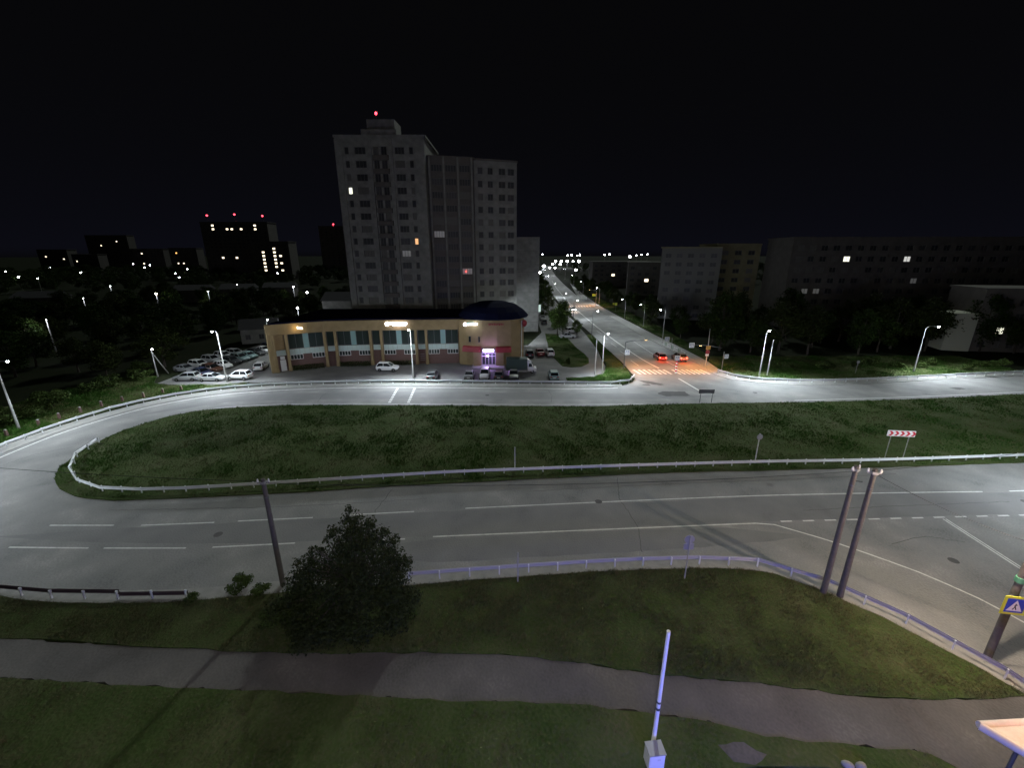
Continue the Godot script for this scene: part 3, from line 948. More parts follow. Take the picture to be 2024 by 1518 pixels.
func truck(x: float, z: float, turn: float) -> void:
	var t := thing("box_truck", "small truck with dark green tarpaulin box and white cab", "truck", Vector3(x, 0.015, z), turn)
	var m := MB.new()
	m.hull8([Vector3(-3.0, 0.85, -1.0), Vector3(1.0, 0.85, -1.0), Vector3(1.0, 0.85, 1.0), Vector3(-3.0, 0.85, 1.0), Vector3(-2.97, 2.75, -0.97), Vector3(0.97, 2.75, -0.97), Vector3(0.97, 2.75, 0.97), Vector3(-2.97, 2.75, 0.97)])
	m.hull8([Vector3(-2.97, 2.75, -0.97), Vector3(0.97, 2.75, -0.97), Vector3(0.97, 2.75, 0.97), Vector3(-2.97, 2.75, 0.97), Vector3(-2.9, 2.9, -0.6), Vector3(0.9, 2.9, -0.6), Vector3(0.9, 2.9, 0.6), Vector3(-2.9, 2.9, 0.6)])
	part("cargo_box", m, M.tarp, t)
	m = MB.new()
	m.box(Vector3(-1.0, 0.74, 0), Vector3(4.1, 0.16, 2.06))
	m.box(Vector3(-0.2, 0.55, 0), Vector3(5.6, 0.16, 0.8))
	part("chassis", m, M.steel_dark, t)
	m = MB.new()
	m.hull8([Vector3(1.1, 0.45, -0.92), Vector3(2.75, 0.45, -0.88), Vector3(2.75, 0.45, 0.88), Vector3(1.1, 0.45, 0.92), Vector3(1.1, 1.25, -0.94), Vector3(2.75, 1.0, -0.84), Vector3(2.75, 1.0, 0.84), Vector3(1.1, 1.25, 0.94)])
	m.hull8([Vector3(1.1, 1.2, -0.93), Vector3(2.35, 1.14, -0.88), Vector3(2.35, 1.14, 0.88), Vector3(1.1, 1.2, 0.93), Vector3(1.1, 2.1, -0.82), Vector3(1.75, 2.1, -0.76), Vector3(1.75, 2.1, 0.76), Vector3(1.1, 2.1, 0.82)])
	m.hull8([Vector3(1.0, 2.08, -0.85), Vector3(1.8, 2.08, -0.8), Vector3(1.8, 2.08, 0.8), Vector3(1.0, 2.08, 0.85), Vector3(1.0, 2.72, -0.8), Vector3(1.15, 2.68, -0.7), Vector3(1.15, 2.68, 0.7), Vector3(1.0, 2.72, 0.8)])
	part("cab", m, paint(0.7, 0.7, 0.7), t)
	m = MB.new()
	for s in [-1, 1]:
		m.hull8([Vector3(1.25, 1.3, 0.9 * s), Vector3(2.1, 1.28, 0.87 * s), Vector3(2.1, 1.28, 0.9 * s), Vector3(1.25, 1.3, 0.935 * s), Vector3(1.25, 1.95, 0.82 * s), Vector3(1.75, 1.95, 0.79 * s), Vector3(1.75, 1.95, 0.82 * s), Vector3(1.25, 1.95, 0.86 * s)])
	m.hull8([Vector3(2.3, 1.2, -0.8), Vector3(2.33, 1.2, -0.8), Vector3(2.33, 1.2, 0.8), Vector3(2.3, 1.2, 0.8), Vector3(1.76, 2.04, -0.7), Vector3(1.8, 2.04, -0.7), Vector3(1.8, 2.04, 0.7), Vector3(1.76, 2.04, 0.7)])
	part("window_glass", m, M.glass, t)
	var d := car_shapes("suv")
	for q in [[1.95, -0.8], [1.95, 0.8], [-1.75, -0.8], [-1.75, 0.8]]:
		var w := part("wheel", d.tyre, M.rubber, t, Transform3D(Basis.IDENTITY, Vector3(q[0], 0.36, q[1])))
		part("rim", d.rim, M.lamp_grey, w, Transform3D(Basis(Vector3.UP, 0.0 if q[1] > 0 else PI), Vector3.ZERO))
	for s in [-1, 1]:
		part("headlight", d.head, M.head_off, t, Transform3D(Basis.IDENTITY, Vector3(2.7, 0.82, 0.66 * s)))
		m = MB.new()
		m.box(Vector3(1.95, 1.55, 1.08 * s), Vector3(0.08, 0.4, 0.22))
		m.tube([Vector3(1.85, 1.3, 0.9 * s), Vector3(1.95, 1.4, 1.05 * s)], [0.02, 0.02], 5)
		part("mirror", m, M.white, t)

# ---------------------------------------------------------------- builders: buildings

# wall with real openings; openings: [x, y, width, height], measured from the wall's low left corner
func wall_with_openings(w: float, h: float, openings: Array, depth: float) -> MB:
	var m := MB.new()
	var xs := [0.0, w]
	var ys := [0.0, h]
	for o in openings:
		xs.append_array([o[0], o[0] + o[2]])
		ys.append_array([o[1], o[1] + o[3]])
	xs.sort()
	ys.sort()
	for j in ys.size() - 1:
		if ys[j + 1] - ys[j] < 0.001:
			continue
		var start := -1.0
		for i in xs.size():
			var open := i == xs.size() - 1
			if not open and xs[i + 1] - xs[i] > 0.001:
				var cx: float = (xs[i] + xs[i + 1]) * 0.5
				var cy: float = (ys[j] + ys[j + 1]) * 0.5
				for o in openings:
					if cx > o[0] and cx < o[0] + o[2] and cy > o[1] and cy < o[1] + o[3]:
						open = true
						break
				if not open and start < 0.0:
					start = xs[i]
			if open and start >= 0.0:
				m.face(Vector3(start, ys[j], 0), Vector3(xs[i], ys[j], 0), Vector3(xs[i], ys[j + 1], 0), Vector3(start, ys[j + 1], 0), Vector3.BACK)
				start = -1.0
	for o in openings:
		var x0: float = o[0]
		var x1: float = o[0] + o[2]
		var y0: float = o[1]
		var y1: float = o[1] + o[3]
		m.face(Vector3(x0, y0, 0), Vector3(x1, y0, 0), Vector3(x1, y0, -depth), Vector3(x0, y0, -depth), Vector3.UP)
		m.face(Vector3(x0, y1, 0), Vector3(x1, y1, 0), Vector3(x1, y1, -depth), Vector3(x0, y1, -depth), Vector3.DOWN)
		m.face(Vector3(x0, y0, 0), Vector3(x0, y1, 0), Vector3(x0, y1, -depth), Vector3(x0, y0, -depth), Vector3.RIGHT)
		m.face(Vector3(x1, y0, 0), Vector3(x1, y1, 0), Vector3(x1, y1, -depth), Vector3(x1, y0, -depth), Vector3.LEFT)
	return m

func window_shapes(w: float, h: float, mullions: int) -> Array:
	var key := "win%.2f_%.2f_%d" % [w, h, mullions]
	if not cache.has(key):
		var f := MB.new()
		f.box(Vector3(w / 2, 0.04, 0), Vector3(w, 0.08, 0.07))
		f.box(Vector3(w / 2, h - 0.04, 0), Vector3(w, 0.08, 0.07))
		for k in mullions + 2:
			f.box(Vector3(0.04 + (w - 0.08) * k / (mullions + 1), h / 2, 0), Vector3(0.08, h - 0.16, 0.068))
		var p := MB.new()
		p.box(Vector3(w / 2, h / 2, -0.03), Vector3(w - 0.02, h - 0.02, 0.02))
		cache[key] = [f.mesh(), p.mesh()]
	return cache[key]

# one face of a building: the wall mesh, and a window (frame with its pane) in every opening
# openings: [x, y, w, h, mullions, pane material or null]
func facade(parent: Node, at: Transform3D, w: float, h: float, openings: Array, wall_mat: Material, depth := 0.22, sill := false) -> void:
	part("wall", wall_with_openings(w, h, openings, depth), wall_mat, parent, at)
	for o in openings:
		var s := window_shapes(o[2], o[3], o[4])
		var f := part("window", s[0], M.frame_old, parent, at * Transform3D(Basis.IDENTITY, Vector3(o[0], o[1], -depth + 0.05)))
		var pick := rng.randf()
		part("pane", s[1], o[5] if o[5] else (M.pane if pick < 0.6 else M.pane_mid if pick < 0.82 else M.pane_curtain), f)
		if sill:
			var m := MB.new()
			m.box(Vector3(o[2] / 2, -0.05, depth - 0.02), Vector3(o[2] + 0.1, 0.05, 0.16))
			part("sill", m, M.concrete, f)

# local x along the face from a to b, z out of the building (to the right of a->b seen from above is the inside)
func face_at(ax: float, az: float, bx: float, bz: float, y := 0.0) -> Transform3D:
	var d := Vector3(bx - ax, 0, bz - az).normalized()
	return Transform3D(Basis(d, Vector3.UP, d.cross(Vector3.UP)), Vector3(ax, y, az))

# everything of a block but its detailed faces: a core, roof slab and parapet
func block_core(parent: Node, poly: PackedVector2Array, h: float, mat_: Material) -> void:
	var m := MB.new()
	m.prism(poly, 0.0, h)
	part("core", m, mat_, parent)
	m = MB.new()
	m.prism(Geometry2D.offset_polygon(poly, 0.35)[0], h + 0.005, h + 0.45)
	part("parapet", m, mat_, parent)


func glow_bar(parent: Node, called: String, at: Vector3, s: Vector3, m_: Material) -> void:
	var m := MB.new()
	m.box(Vector3.ZERO, s)
	part(called, m, m_, parent, Transform3D(Basis.IDENTITY, at))

func build_shop() -> void:
	var P := V2([-45.7, -78.2, -44.98, -78.76, -43.15, -80.21, -37.16, -83.36, -35.21, -83.81, -28.53, -84.77, -26.38, -84.89, -19.48, -85.25, -17.42, -85.43, -10.77, -86.0])
	var o := thing("shop_building", "long ochre two-storey shop with curved pillared front and blue corner roof", "shop", Vector3(-20, 0, -90))
	var to := Transform3D(Basis.IDENTITY, -o.position)
	var m := MB.new()
	var back := PackedVector2Array()
	for p in P:
		back.append(p + Vector2(0.35, -0.75))
	back.append_array(V2([-10.4, -101.0, -44.6, -101.0]))
	m.prism(back, 0.0, 9.1)
	part("core", m, M.ochre_dark, o, to)
	m = MB.new()
	m.prism(back, 9.105, 9.4)
	part("roof", m, M.roof_blue, o, to)
	for i in P.size() - 1:
		var w := P[i].distance_to(P[i + 1])
		var f := to * face_at(P[i].x, P[i].y, P[i + 1].x, P[i + 1].y)
		m = MB.new()
		m.box(Vector3(w / 2, 8.25, -0.25), Vector3(w + 0.06, 1.9, 0.9))
		m.box(Vector3(w / 2, 7.22, -0.1), Vector3(w + 0.05, 0.14, 0.75))
		part("fascia", m, M.ochre, o, f)
		if i == 0:
			m = MB.new()
			m.box(Vector3(w / 2, 3.57, -0.4), Vector3(w, 7.15, 1.0))
			part("end_pier", m, M.ochre, o, f)
			continue
		m = MB.new()
		m.box(Vector3(0, 3.57, 0.0), Vector3(0.5, 7.15, 0.62))
		m.box(Vector3(0, 0.35, 0.02), Vector3(0.6, 0.7, 0.7))
		part("pillar", m, M.ochre, o, f)
		var wide := w > 4.0
		var z := -0.5
		var x0 := 0.27
		var x1 := w - 0.27
		# lower brick wall
		m = MB.new()
		m.box(Vector3(w / 2, 1.02, z), Vector3(w - 0.5, 2.04, 0.36))
		part("brick_wall", m, M.brick, o, f)
		if wide:
			var c := (x0 + x1) / 2
			for s in [[x0, c - 0.5], [c + 0.5, x1]]:
				var win := window_shapes(snappedf(s[1] - s[0], 0.01), 3.0, 1)
				var fr := part("window", win[0], M.steel_dark, o, f * Transform3D(Basis.IDENTITY, Vector3(s[0], 4.18, z + 0.12)))
				part("pane", win[1], M.glass_shop, fr)
			for k in 3:
				m = MB.new()
				m.box(Vector3(c, 4.68 + k, z + 0.16), Vector3(0.97, 0.975, 0.1))
				part("panel", m, M.teal, o, f)
			var n := int((x1 - x0) / 0.86)
			for k in n:
				m = MB.new()
				var pw := (x1 - x0) / n
				m.box(Vector3(x0 + pw * (k + 0.5), 3.6, z + 0.2), Vector3(pw - 0.035, 1.06, 0.08))
				part("panel", m, M.spandrel, o, f)
			m = MB.new()
			m.box(Vector3(c, 2.55, z), Vector3((x1 - x0) * 0.26, 1.0, 0.36))
			part("brick_wall", m, M.brick, o, f)
			for s in [x0, x1 - (x1 - x0) * 0.37]:
				var ww := snappedf((x1 - x0) * 0.365, 0.01)
				var win := window_shapes(ww, 0.98, 3)
				var fr := part("window", win[0], M.frame, o, f * Transform3D(Basis.IDENTITY, Vector3(s, 2.05, z + 0.14)))
				part("pane", win[1], M.glass_shop, fr)
		else:
			var win := window_shapes(snappedf(x1 - x0, 0.01), 3.0, 0)
			var fr := part("window", win[0], M.steel_dark, o, f * Transform3D(Basis.IDENTITY, Vector3(x0, 4.18, z + 0.1)))
			part("pane", win[1], M.glass_shop, fr)
			m = MB.new()
			m.box(Vector3(w / 2, 3.6, z + 0.14), Vector3(x1 - x0 - 0.1, 1.02, 0.08))
			part("panel", m, M.spandrel, o, f)
			m = MB.new()
			m.box(Vector3(w / 2, 2.55, z), Vector3(w - 0.5, 1.0, 0.34))
			part("brick_wall", m, M.brick, o, f)
			if i == 1:
				m = MB.new()
				m.box(Vector3(w / 2 + 0.1, 1.15, z + 0.22), Vector3(1.0, 2.2, 0.08))
				m.box(Vector3(w / 2 + 0.1, 2.65, z + 0.2), Vector3(0.8, 0.6, 0.06))
				var d := part("door", m, M.white, o, f)
				m = MB.new()
				m.box(Vector3(w / 2 + 0.5, 1.1, z + 0.29), Vector3(0.04, 0.25, 0.05))
				part("handle", m, M.steel_dark, d)
			if i == 7:
				for k in 4:
					m = MB.new()
					m.box(Vector3(w / 2, 0.8 + k * 0.42, z + 0.22), Vector3(0.9, 0.06, 0.06))
					part("shutter_bar", m, M.lamp_grey, o, f)
	# the rounded corner block
	var R := V2([-10.77, -85.5, -9.2, -84.7, -6.0, -84.0, -3.0, -83.8, -0.2, -84.2, 1.5, -85.3, 2.4, -87.0, 2.6, -99.0, -10.77, -99.0])
	m = MB.new()
	m.prism(R, 0.0, 9.25)
	part("corner_block", m, M.ochre, o, to)
	m = MB.new()
	m.lathe(Vector3(-4.0, 0, -91.0), [[7.1, 9.2], [7.45, 9.27], [7.4, 9.5], [6.5, 10.5], [5.0, 11.5], [2.9, 12.15], [0.0, 12.4]], 18)
	part("corner_roof", m, M.roof_blue, o, to)
	for x in [-8.5, -6.55]:
		m = MB.new()
		m.box(Vector3(x, 5.4, -84.33 - (0.17 if x < -7 else -0.15)), Vector3(0.46, 1.2, 0.12))
		var fr := part("window", m, M.steel_dark, o, to)
		m = MB.new()
		m.box(Vector3(x, 5.4, -84.26 - (0.17 if x < -7 else -0.15)), Vector3(0.34, 1.06, 0.04))
		part("pane", m, M.glass, fr)
	for q in [[-9.9, -84.75, -6.3, -83.95], [-3.2, -83.65, -0.2, -84.0]]:
		var f := to * face_at(q[0], q[1], q[2], q[3])
		var w := Vector2(q[0], q[1]).distance_to(Vector2(q[2], q[3]))
		m = MB.new()
		m.hull8([Vector3(0, 2.95, -0.2), Vector3(w, 2.95, -0.2), Vector3(w, 2.95, 0.75), Vector3(0, 2.95, 0.75), Vector3(0, 4.05, -0.2), Vector3(w, 4.05, -0.2), Vector3(w, 3.85, 0.45), Vector3(0, 3.85, 0.45)])
		part("awning", m, M.red_awning, o, f)
	for x in [-7.0, -2.4]:
		m = MB.new()
		m.box(Vector3(x, 1.45, -83.55), Vector3(1.5, 2.9, 1.1))
		part("porch_pier", m, M.ochre, o, to)
	m = MB.new()
	m.box(Vector3(-4.7, 0.14, -83.0), Vector3(6.6, 0.26, 2.6))
	m.box(Vector3(-4.7, 0.08, -81.5), Vector3(6.2, 0.14, 0.5))
	part("steps", m, M.concrete, o, to)
	m = MB.new()
	m.box(Vector3(-4.7, 1.5, -83.72), Vector3(2.9, 2.5, 0.1))
	var door := part("entrance_glazing", m, M.glass_shop, o, to)
	m = MB.new()
	for k in 5:
		m.box(Vector3(-6.05 + k * 0.675, 1.5, -83.64), Vector3(0.07, 2.5, 0.08))
	for y in [0.32, 2.1, 2.7]:
		m.box(Vector3(-4.7, y, -83.645), Vector3(2.8, 0.07, 0.06))
	part("door_frame", m, M.frame, door)
	m = MB.new()
	m.tube([Vector3(1.95, 0.1, -85.7), Vector3(1.95, 9.0, -85.7)], [0.07, 0.07], 8)
	part("downpipe", m, M.frame, o, to)
	m = MB.new()
	m.blob(Vector3(2.5, 8.4, -86.0), Vector3(0.55, 0.75, 0.55))
	part("corner_ornament", m, M.red_awning, o, to)
	m = MB.new()
	for k in 9:
		m.box(Vector3(-4.5 + k * 0.34, 8.5 + 0.04 * (k % 2), -83.66 - absf(k - 4) * 0.01), Vector3(0.24, 0.42 - 0.06 * (k % 3), 0.14))
	part("unlit_letters", m, M.red_awning, o, to)
	# lit signs, each hung on the front
	var s := thing("shop_sign", "white glowing two-line shop sign with round badge on ochre fascia", "shop sign", Vector3(-23.0, 8.45, -84.5), -0.05, "lit shop signs")
	m = MB.new()
	m.tube([Vector3(-1.9, 0, -0.05), Vector3(-1.9, 0, 0.1)], [0.42, 0.42], 16)
	part("sign_badge", m, M.sign_white, s)
	for k in 8:
		glow_bar(s, "sign_letter", Vector3(-1.15 + k * 0.44, 0.12 + 0.02 * (k % 3), 0.02), Vector3(0.36, 0.42 + 0.05 * (k % 2), 0.14), M.sign_white)
	for k in 7:
		glow_bar(s, "sign_letter", Vector3(-0.6 + k * 0.38, -0.28, 0.02), Vector3(0.3, 0.2, 0.12), M.sign_white)
	lamp_light(s, Vector3(0.2, 0, 0.6), 2.0, Color(1, 0.94, 1.0), 0.5)
	s = thing("shop_sign", "warm yellow glowing bar sign at left end of ochre shop", "shop sign", Vector3(-40.85, 8.3, -80.9), -0.52, "lit shop signs")
	for k in 9:
		glow_bar(s, "sign_letter", Vector3(-1.12 + k * 0.28, 0, 0), Vector3(0.24, 0.42 - 0.04 * (k % 3), 0.14), M.sign_warm)
	lamp_light(s, Vector3(0, 0, 0.6), 0.9, Color(1, 0.85, 0.6), 0.5)
	s = thing("shop_sign", "white and turquoise glowing sign on the rounded corner block", "shop sign", Vector3(-7.7, 8.5, -84.1), 0.2, "lit shop signs")
	m = MB.new()
	m.tube([Vector3(-1.6, 0, -0.05), Vector3(-1.6, 0, 0.1)], [0.36, 0.36], 16)
	part("sign_badge", m, M.sign_white, s)
	for k in 3:
		glow_bar(s, "sign_letter", Vector3(-0.95 + k * 0.42, 0.1, 0.02), Vector3(0.38, 0.34, 0.14), M.sign_cyan)
	for k in 8:
		glow_bar(s, "sign_letter", Vector3(-1.0 + k * 0.36, -0.14 if k < 3 else 0.0, 0.02), Vector3(0.3, 0.14 if k < 3 else 0.48 - 0.06 * (k % 2), 0.13), M.sign_white)
	lamp_light(s, Vector3(0, 0, 0.6), 1.6, Color(0.9, 0.95, 1.0), 0.5)
	s = thing("shop_sign", "violet white glowing sign above the shop entrance", "shop sign", Vector3(-4.7, 3.35, -83.1), 0.0, "lit shop signs")
	for k in 6:
		glow_bar(s, "sign_letter", Vector3(-0.93 + k * 0.37, 0, 0), Vector3(0.32, 0.5 - 0.05 * (k % 2), 0.14), M.sign_violet)
	glow_bar(s, "sign_backing", Vector3(0, 0, -0.12), Vector3(2.7, 0.8, 0.1), M.steel_dark)
	lamp_light(s, Vector3(0, -0.1, 0.6), 5.0, Color(0.72, 0.6, 1.0), 0.4)
	s = thing("entrance_lamp", "round pink violet lamp hanging before the entrance glazing", "lamp", Vector3(-4.9, 2.2, -83.35))
	m = MB.new()
	m.blob(Vector3.ZERO, Vector3(0.2, 0.2, 0.2), Basis.IDENTITY, 10)
	part("lamp_globe", m, M.lamp_violet, s)
	m = MB.new()
	m.tube([Vector3(0, 0.2, 0), Vector3(0, 0.75, 0)], [0.015, 0.015], 5)
	part("lamp_rod", m, M.steel_dark, s)
	lamp_light(s, Vector3.ZERO, 4.0, Color(0.85, 0.6, 1.0), 0.15)
	hedge(Vector2(-42.6, -80.0), Vector2(-37.6, -82.5), 0.95, "dark hedge under the leftmost wide shop window bay")
	hedge(Vector2(-34.8, -83.3), Vector2(-28.9, -84.1), 0.9, "dark hedge under the second wide shop window bay")
	hedge(Vector2(-26.0, -84.3), Vector2(-19.9, -84.6), 0.9, "dark hedge under the shop window bay behind white car")

func build_towers() -> void:
	var m: MB
	# the tall section
	var o := thing("apartment_tower", "tallest pale apartment tower with red beacon on its roof", "apartment building", Vector3(-30, 0, -116))
	var to := Transform3D(Basis.IDENTITY, -o.position)
	var op := []
	for i in 16:
		var y := 1.5 + 2.8 * i
		op.append([2.0, y, 0.95, 1.5, 0, M.win_white if i == 12 else null])
		op.append([4.3, y, 2.5, 1.5, 2, null])
		op.append([8.5, y - 0.5, 1.3, 2.1, 1, null])
		op.append([10.3, y - 0.5, 1.3, 2.1, 1, null])
		op.append([13.4, y, 2.2, 1.5, 2, M.win_dim if i == 7 else null])
		op.append([16.7, y, 0.9, 1.5, 0, M.win_warm if i == 8 else null])
	facade(o, to * face_at(-40.1, -108.0, -19.9, -108.0), 20.2, 47.0, op, M.panel, 0.25)
	block_core(o, V2([-40.098 + 30 - 30, -108.3, -19.902, -108.3, -19.902, -126.0, -40.098, -126.0]), 47.0, M.panel)
	(o.get_node("core") as Node3D).transform = to
	(o.get_node("parapet") as Node3D).transform = to
	for q in [[0.0, 1.5], [7.4, 0.8], [12.1, 0.9], [17.9, 2.3]]:
		m = MB.new()
		m.box(Vector3(-40.1 + q[0] + q[1] / 2, 23.3, -107.8), Vector3(q[1], 46.6, 0.42))
		part("wall_rib", m, M.panel, o, to)
	for i in 16:
		m = MB.new()
		m.box(Vector3(-29.85, 0.75 + 2.8 * i, -107.65), Vector3(3.6, 1.0, 0.6))
		part("balcony_front", m, M.panel_dark, o, to)
	m = MB.new()
	m.box(Vector3(-30.2, 47.9, -112.0), Vector3(8.0, 1.7, 6.5))
	m.box(Vector3(-30.2, 50.0, -114.0), Vector3(6.4, 2.6, 6.0))
	part("roof_cabin", m, M.panel, o, to)
	m = MB.new()
	m.tube([Vector3(-31.4, 50.6, -112.2), Vector3(-31.4, 52.6, -112.2)], [0.04, 0.03], 6)
	part("mast", m, M.steel_dark, o, to)
	m = MB.new()
	m.blob(Vector3(-31.4, 52.8, -112.2), Vector3(0.3, 0.34, 0.3))
	part("beacon_lamp", m, M.beacon, o, to)
	# the lower wing
	o = thing("apartment_tower", "dark brown stepped apartment wing with glazed loggias right of tallest tower", "apartment building", Vector3(-10, 0, -122))
	to = Transform3D(Basis.IDENTITY, -o.position)
	op = []
	for i in 14:
		var y := 2.0 + 2.95 * i
		for k in 3:
			var pane = null
			if i == 5 and k == 2:
				pane = M.win_dim
			if i == 8 and k == 0:
				pane = M.win_dim
			op.append([0.7 + 3.3 * k, y, 2.6, 1.55, 3, pane])
	var f := to * face_at(-19.7, -109.9, -9.4, -112.0)
	facade(o, f, 10.5, 43.6, op, M.panel_dark, 0.25)
	for i in 14:
		m = MB.new()
		m.box(Vector3(5.3, 1.3 + 2.95 * i, 0.1), Vector3(9.7, 0.95, 0.18))
		part("balcony_front", m, M.panel_dark, o, f)
	for k in 4:
		m = MB.new()
		m.box(Vector3(0.35 + 3.3 * k, 21.8, 0.16), Vector3(0.4, 43.4, 0.34))
		part("wall_rib", m, M.panel, o, f)
	m = MB.new()
	m.box(Vector3(8.2, 17.5, 0.12), Vector3(0.45, 0.5, 0.1))
	part("lit_window_sign", m, M.win_red, o, f)
	op = []
	for i in 14:
		var y := 2.0 + 2.95 * i
		op.append([0.9, y, 1.2, 1.5, 0, null])
		op.append([3.4, y, 1.3, 1.5, 1, null])
		op.append([6.2, y, 1.7, 1.5, 1, null])
		op.append([8.5, y, 1.7, 1.5, 1, null])
	facade(o, to * face_at(-9.2, -113.3, 1.2, -116.5), 10.88, 43.3, op, M.panel, 0.25)
	block_core(o, V2([-19.6, -110.3, -9.5, -112.4, -9.15, -113.7, 1.1, -116.85, -2.0, -128.0, -19.6, -128.0]), 43.3, M.panel_dark)
	(o.get_node("core") as Node3D).transform = to
	(o.get_node("parapet") as Node3D).transform = to
	# the long block along the avenue
	o = thing("apartment_block", "long nine-storey panel block with blank lit gable beside avenue", "apartment building", Vector3(2, 0, -160))
	to = Transform3D(Basis.IDENTITY, -o.position)
	op = []
	for i in 9:
		for k in 14:
			op.append([2.0 + 5.2 * k, 1.4 + 2.8 * i, 2.0, 1.5, 1, M.win_dim if (i * 5 + k * 3) % 23 == 4 else null])
	facade(o, to * face_at(7.6, -123.4, 7.6, -200.0), 76.6, 25.7, op, M.panel, 0.2)
	facade(o, to * face_at(-3.0, -123.2, 7.62, -123.2), 10.62, 25.7, [], M.panel, 0.2)
	block_core(o, V2([-3.0, -123.5, 7.3, -123.5, 7.3, -200.0, -3.0, -200.0]), 25.7, M.panel)
	(o.get_node("core") as Node3D).transform = to
	(o.get_node("parapet") as Node3D).transform = to
	for i in 8:
		m = MB.new()
		m.box(Vector3(2.2, 2.85 + 2.8 * i, -123.18), Vector3(10.3, 0.06, 0.06))
		part("panel_joint", m, M.panel_dark, o, to)
	var s := thing("shop_sign", "small greenish white sign box on corner of nine-storey block", "shop sign", Vector3(7.95, 6.6, -124.6), PI * 0.25, "lit shop signs")
	glow_bar(s, "sign_box", Vector3.ZERO, Vector3(0.9, 2.0, 0.3), M.sign_pale)
	s = thing("shop_sign", "pale low sign strip on side of nine-storey block", "shop sign", Vector3(7.95, 3.4, -136.0), PI * 0.4, "lit shop signs")
	glow_bar(s, "sign_box", Vector3.ZERO, Vector3(1.6, 0.7, 0.3), M.sign_pale)

# a plain far block: openings only where it shows, lit panes where the photograph has them
func far_block(called: String, label: String, ax: float, az: float, bx: float, bz: float, deep: float, h: float, floors: int, cols: int, lit: Dictionary, wall: Material, gable: Material = null) -> Node3D:
	var d := Vector2(bx - ax, bz - az)
	var w := d.length()
	var inn := Vector2(d.y, -d.x).normalized()   # away from the camera
	var o := thing(called, label, "apartment building" if h > 9.0 else "house", Vector3(ax, 0, az))
	var to := Transform3D(Basis.IDENTITY, -o.position)
	var op := []
	var step := (w - 1.0) / cols
	var fh := (h - 1.2) / floors
	for i in floors:
		for k in cols:
			op.append([0.5 + step * (k + 0.22), 0.9 + fh * i, minf(step * 0.55, 2.2), fh * 0.5, 1, lit.get([i, k])])
	facade(o, to * face_at(ax, az, bx, bz), w, h, op, wall, 0.2)
	var a := Vector2(ax, az) + inn * 0.3
	var b := Vector2(bx, bz) + inn * 0.3
	block_core(o, PackedVector2Array([a, b, b + inn * deep, a + inn * deep]), h, gable if gable else wall)
	(o.get_node("core") as Node3D).transform = to
	(o.get_node("parapet") as Node3D).transform = to
	return o


func small_house(label: String, x: float, z: float, w: float, d: float, h: float, turn: float, wall: Material) -> void:
	var o := thing("house", label, "house", Vector3(x, 0, z), turn)
	var op := []
	for k in int(w / 3.0):
		op.append([0.9 + 3.0 * k, 1.0, 1.2, 1.3, 1, null])
	facade(o, face_at(-w / 2, d / 2, w / 2, d / 2), w, h, op, wall, 0.2)
	var m := MB.new()
	m.box(Vector3(0, h / 2, -0.15), Vector3(w - 0.01, h, d - 0.3))
	part("core", m, wall, o)
	m = MB.new()
	m.hull8([Vector3(-w / 2 - 0.4, h, -d / 2 - 0.4), Vector3(w / 2 + 0.4, h, -d / 2 - 0.4), Vector3(w / 2 + 0.4, h, d / 2 + 0.4), Vector3(-w / 2 - 0.4, h, d / 2 + 0.4), Vector3(-w / 2 - 0.4, h + 2.2, -0.05), Vector3(w / 2 + 0.4, h + 2.2, -0.05), Vector3(w / 2 + 0.4, h + 2.2, 0.05), Vector3(-w / 2 - 0.4, h + 2.2, 0.05)])
	part("roof", m, M.roof_dark, o)

# a far light: mast with a cluster of floodlights
func flood_mast(x: float, z: float, h: float, s: float, label: String, mat_: Material = null, energy := 0.0) -> void:
	var t := thing("floodlight_mast", label, "street lamp", Vector3(x, 0, z), 0.0, "distant lights of the town")
	var m := MB.new()
	m.tube([Vector3(0, -0.1, 0), Vector3(0, h, 0)], [0.16, 0.09], 6)
	part("pole", m, M.pole, t)
	m = MB.new()
	m.blob(Vector3(0, h + s * 0.3, 0), Vector3(s, s * 0.7, s * 0.6))
	part("lamp_head", m, mat_ if mat_ else M.lamp_far, t)
	if energy > 0.0:
		lamp_light(t, Vector3(0, h - 0.6, 1.2), energy, Color(0.93, 0.95, 1.0), 0.5)

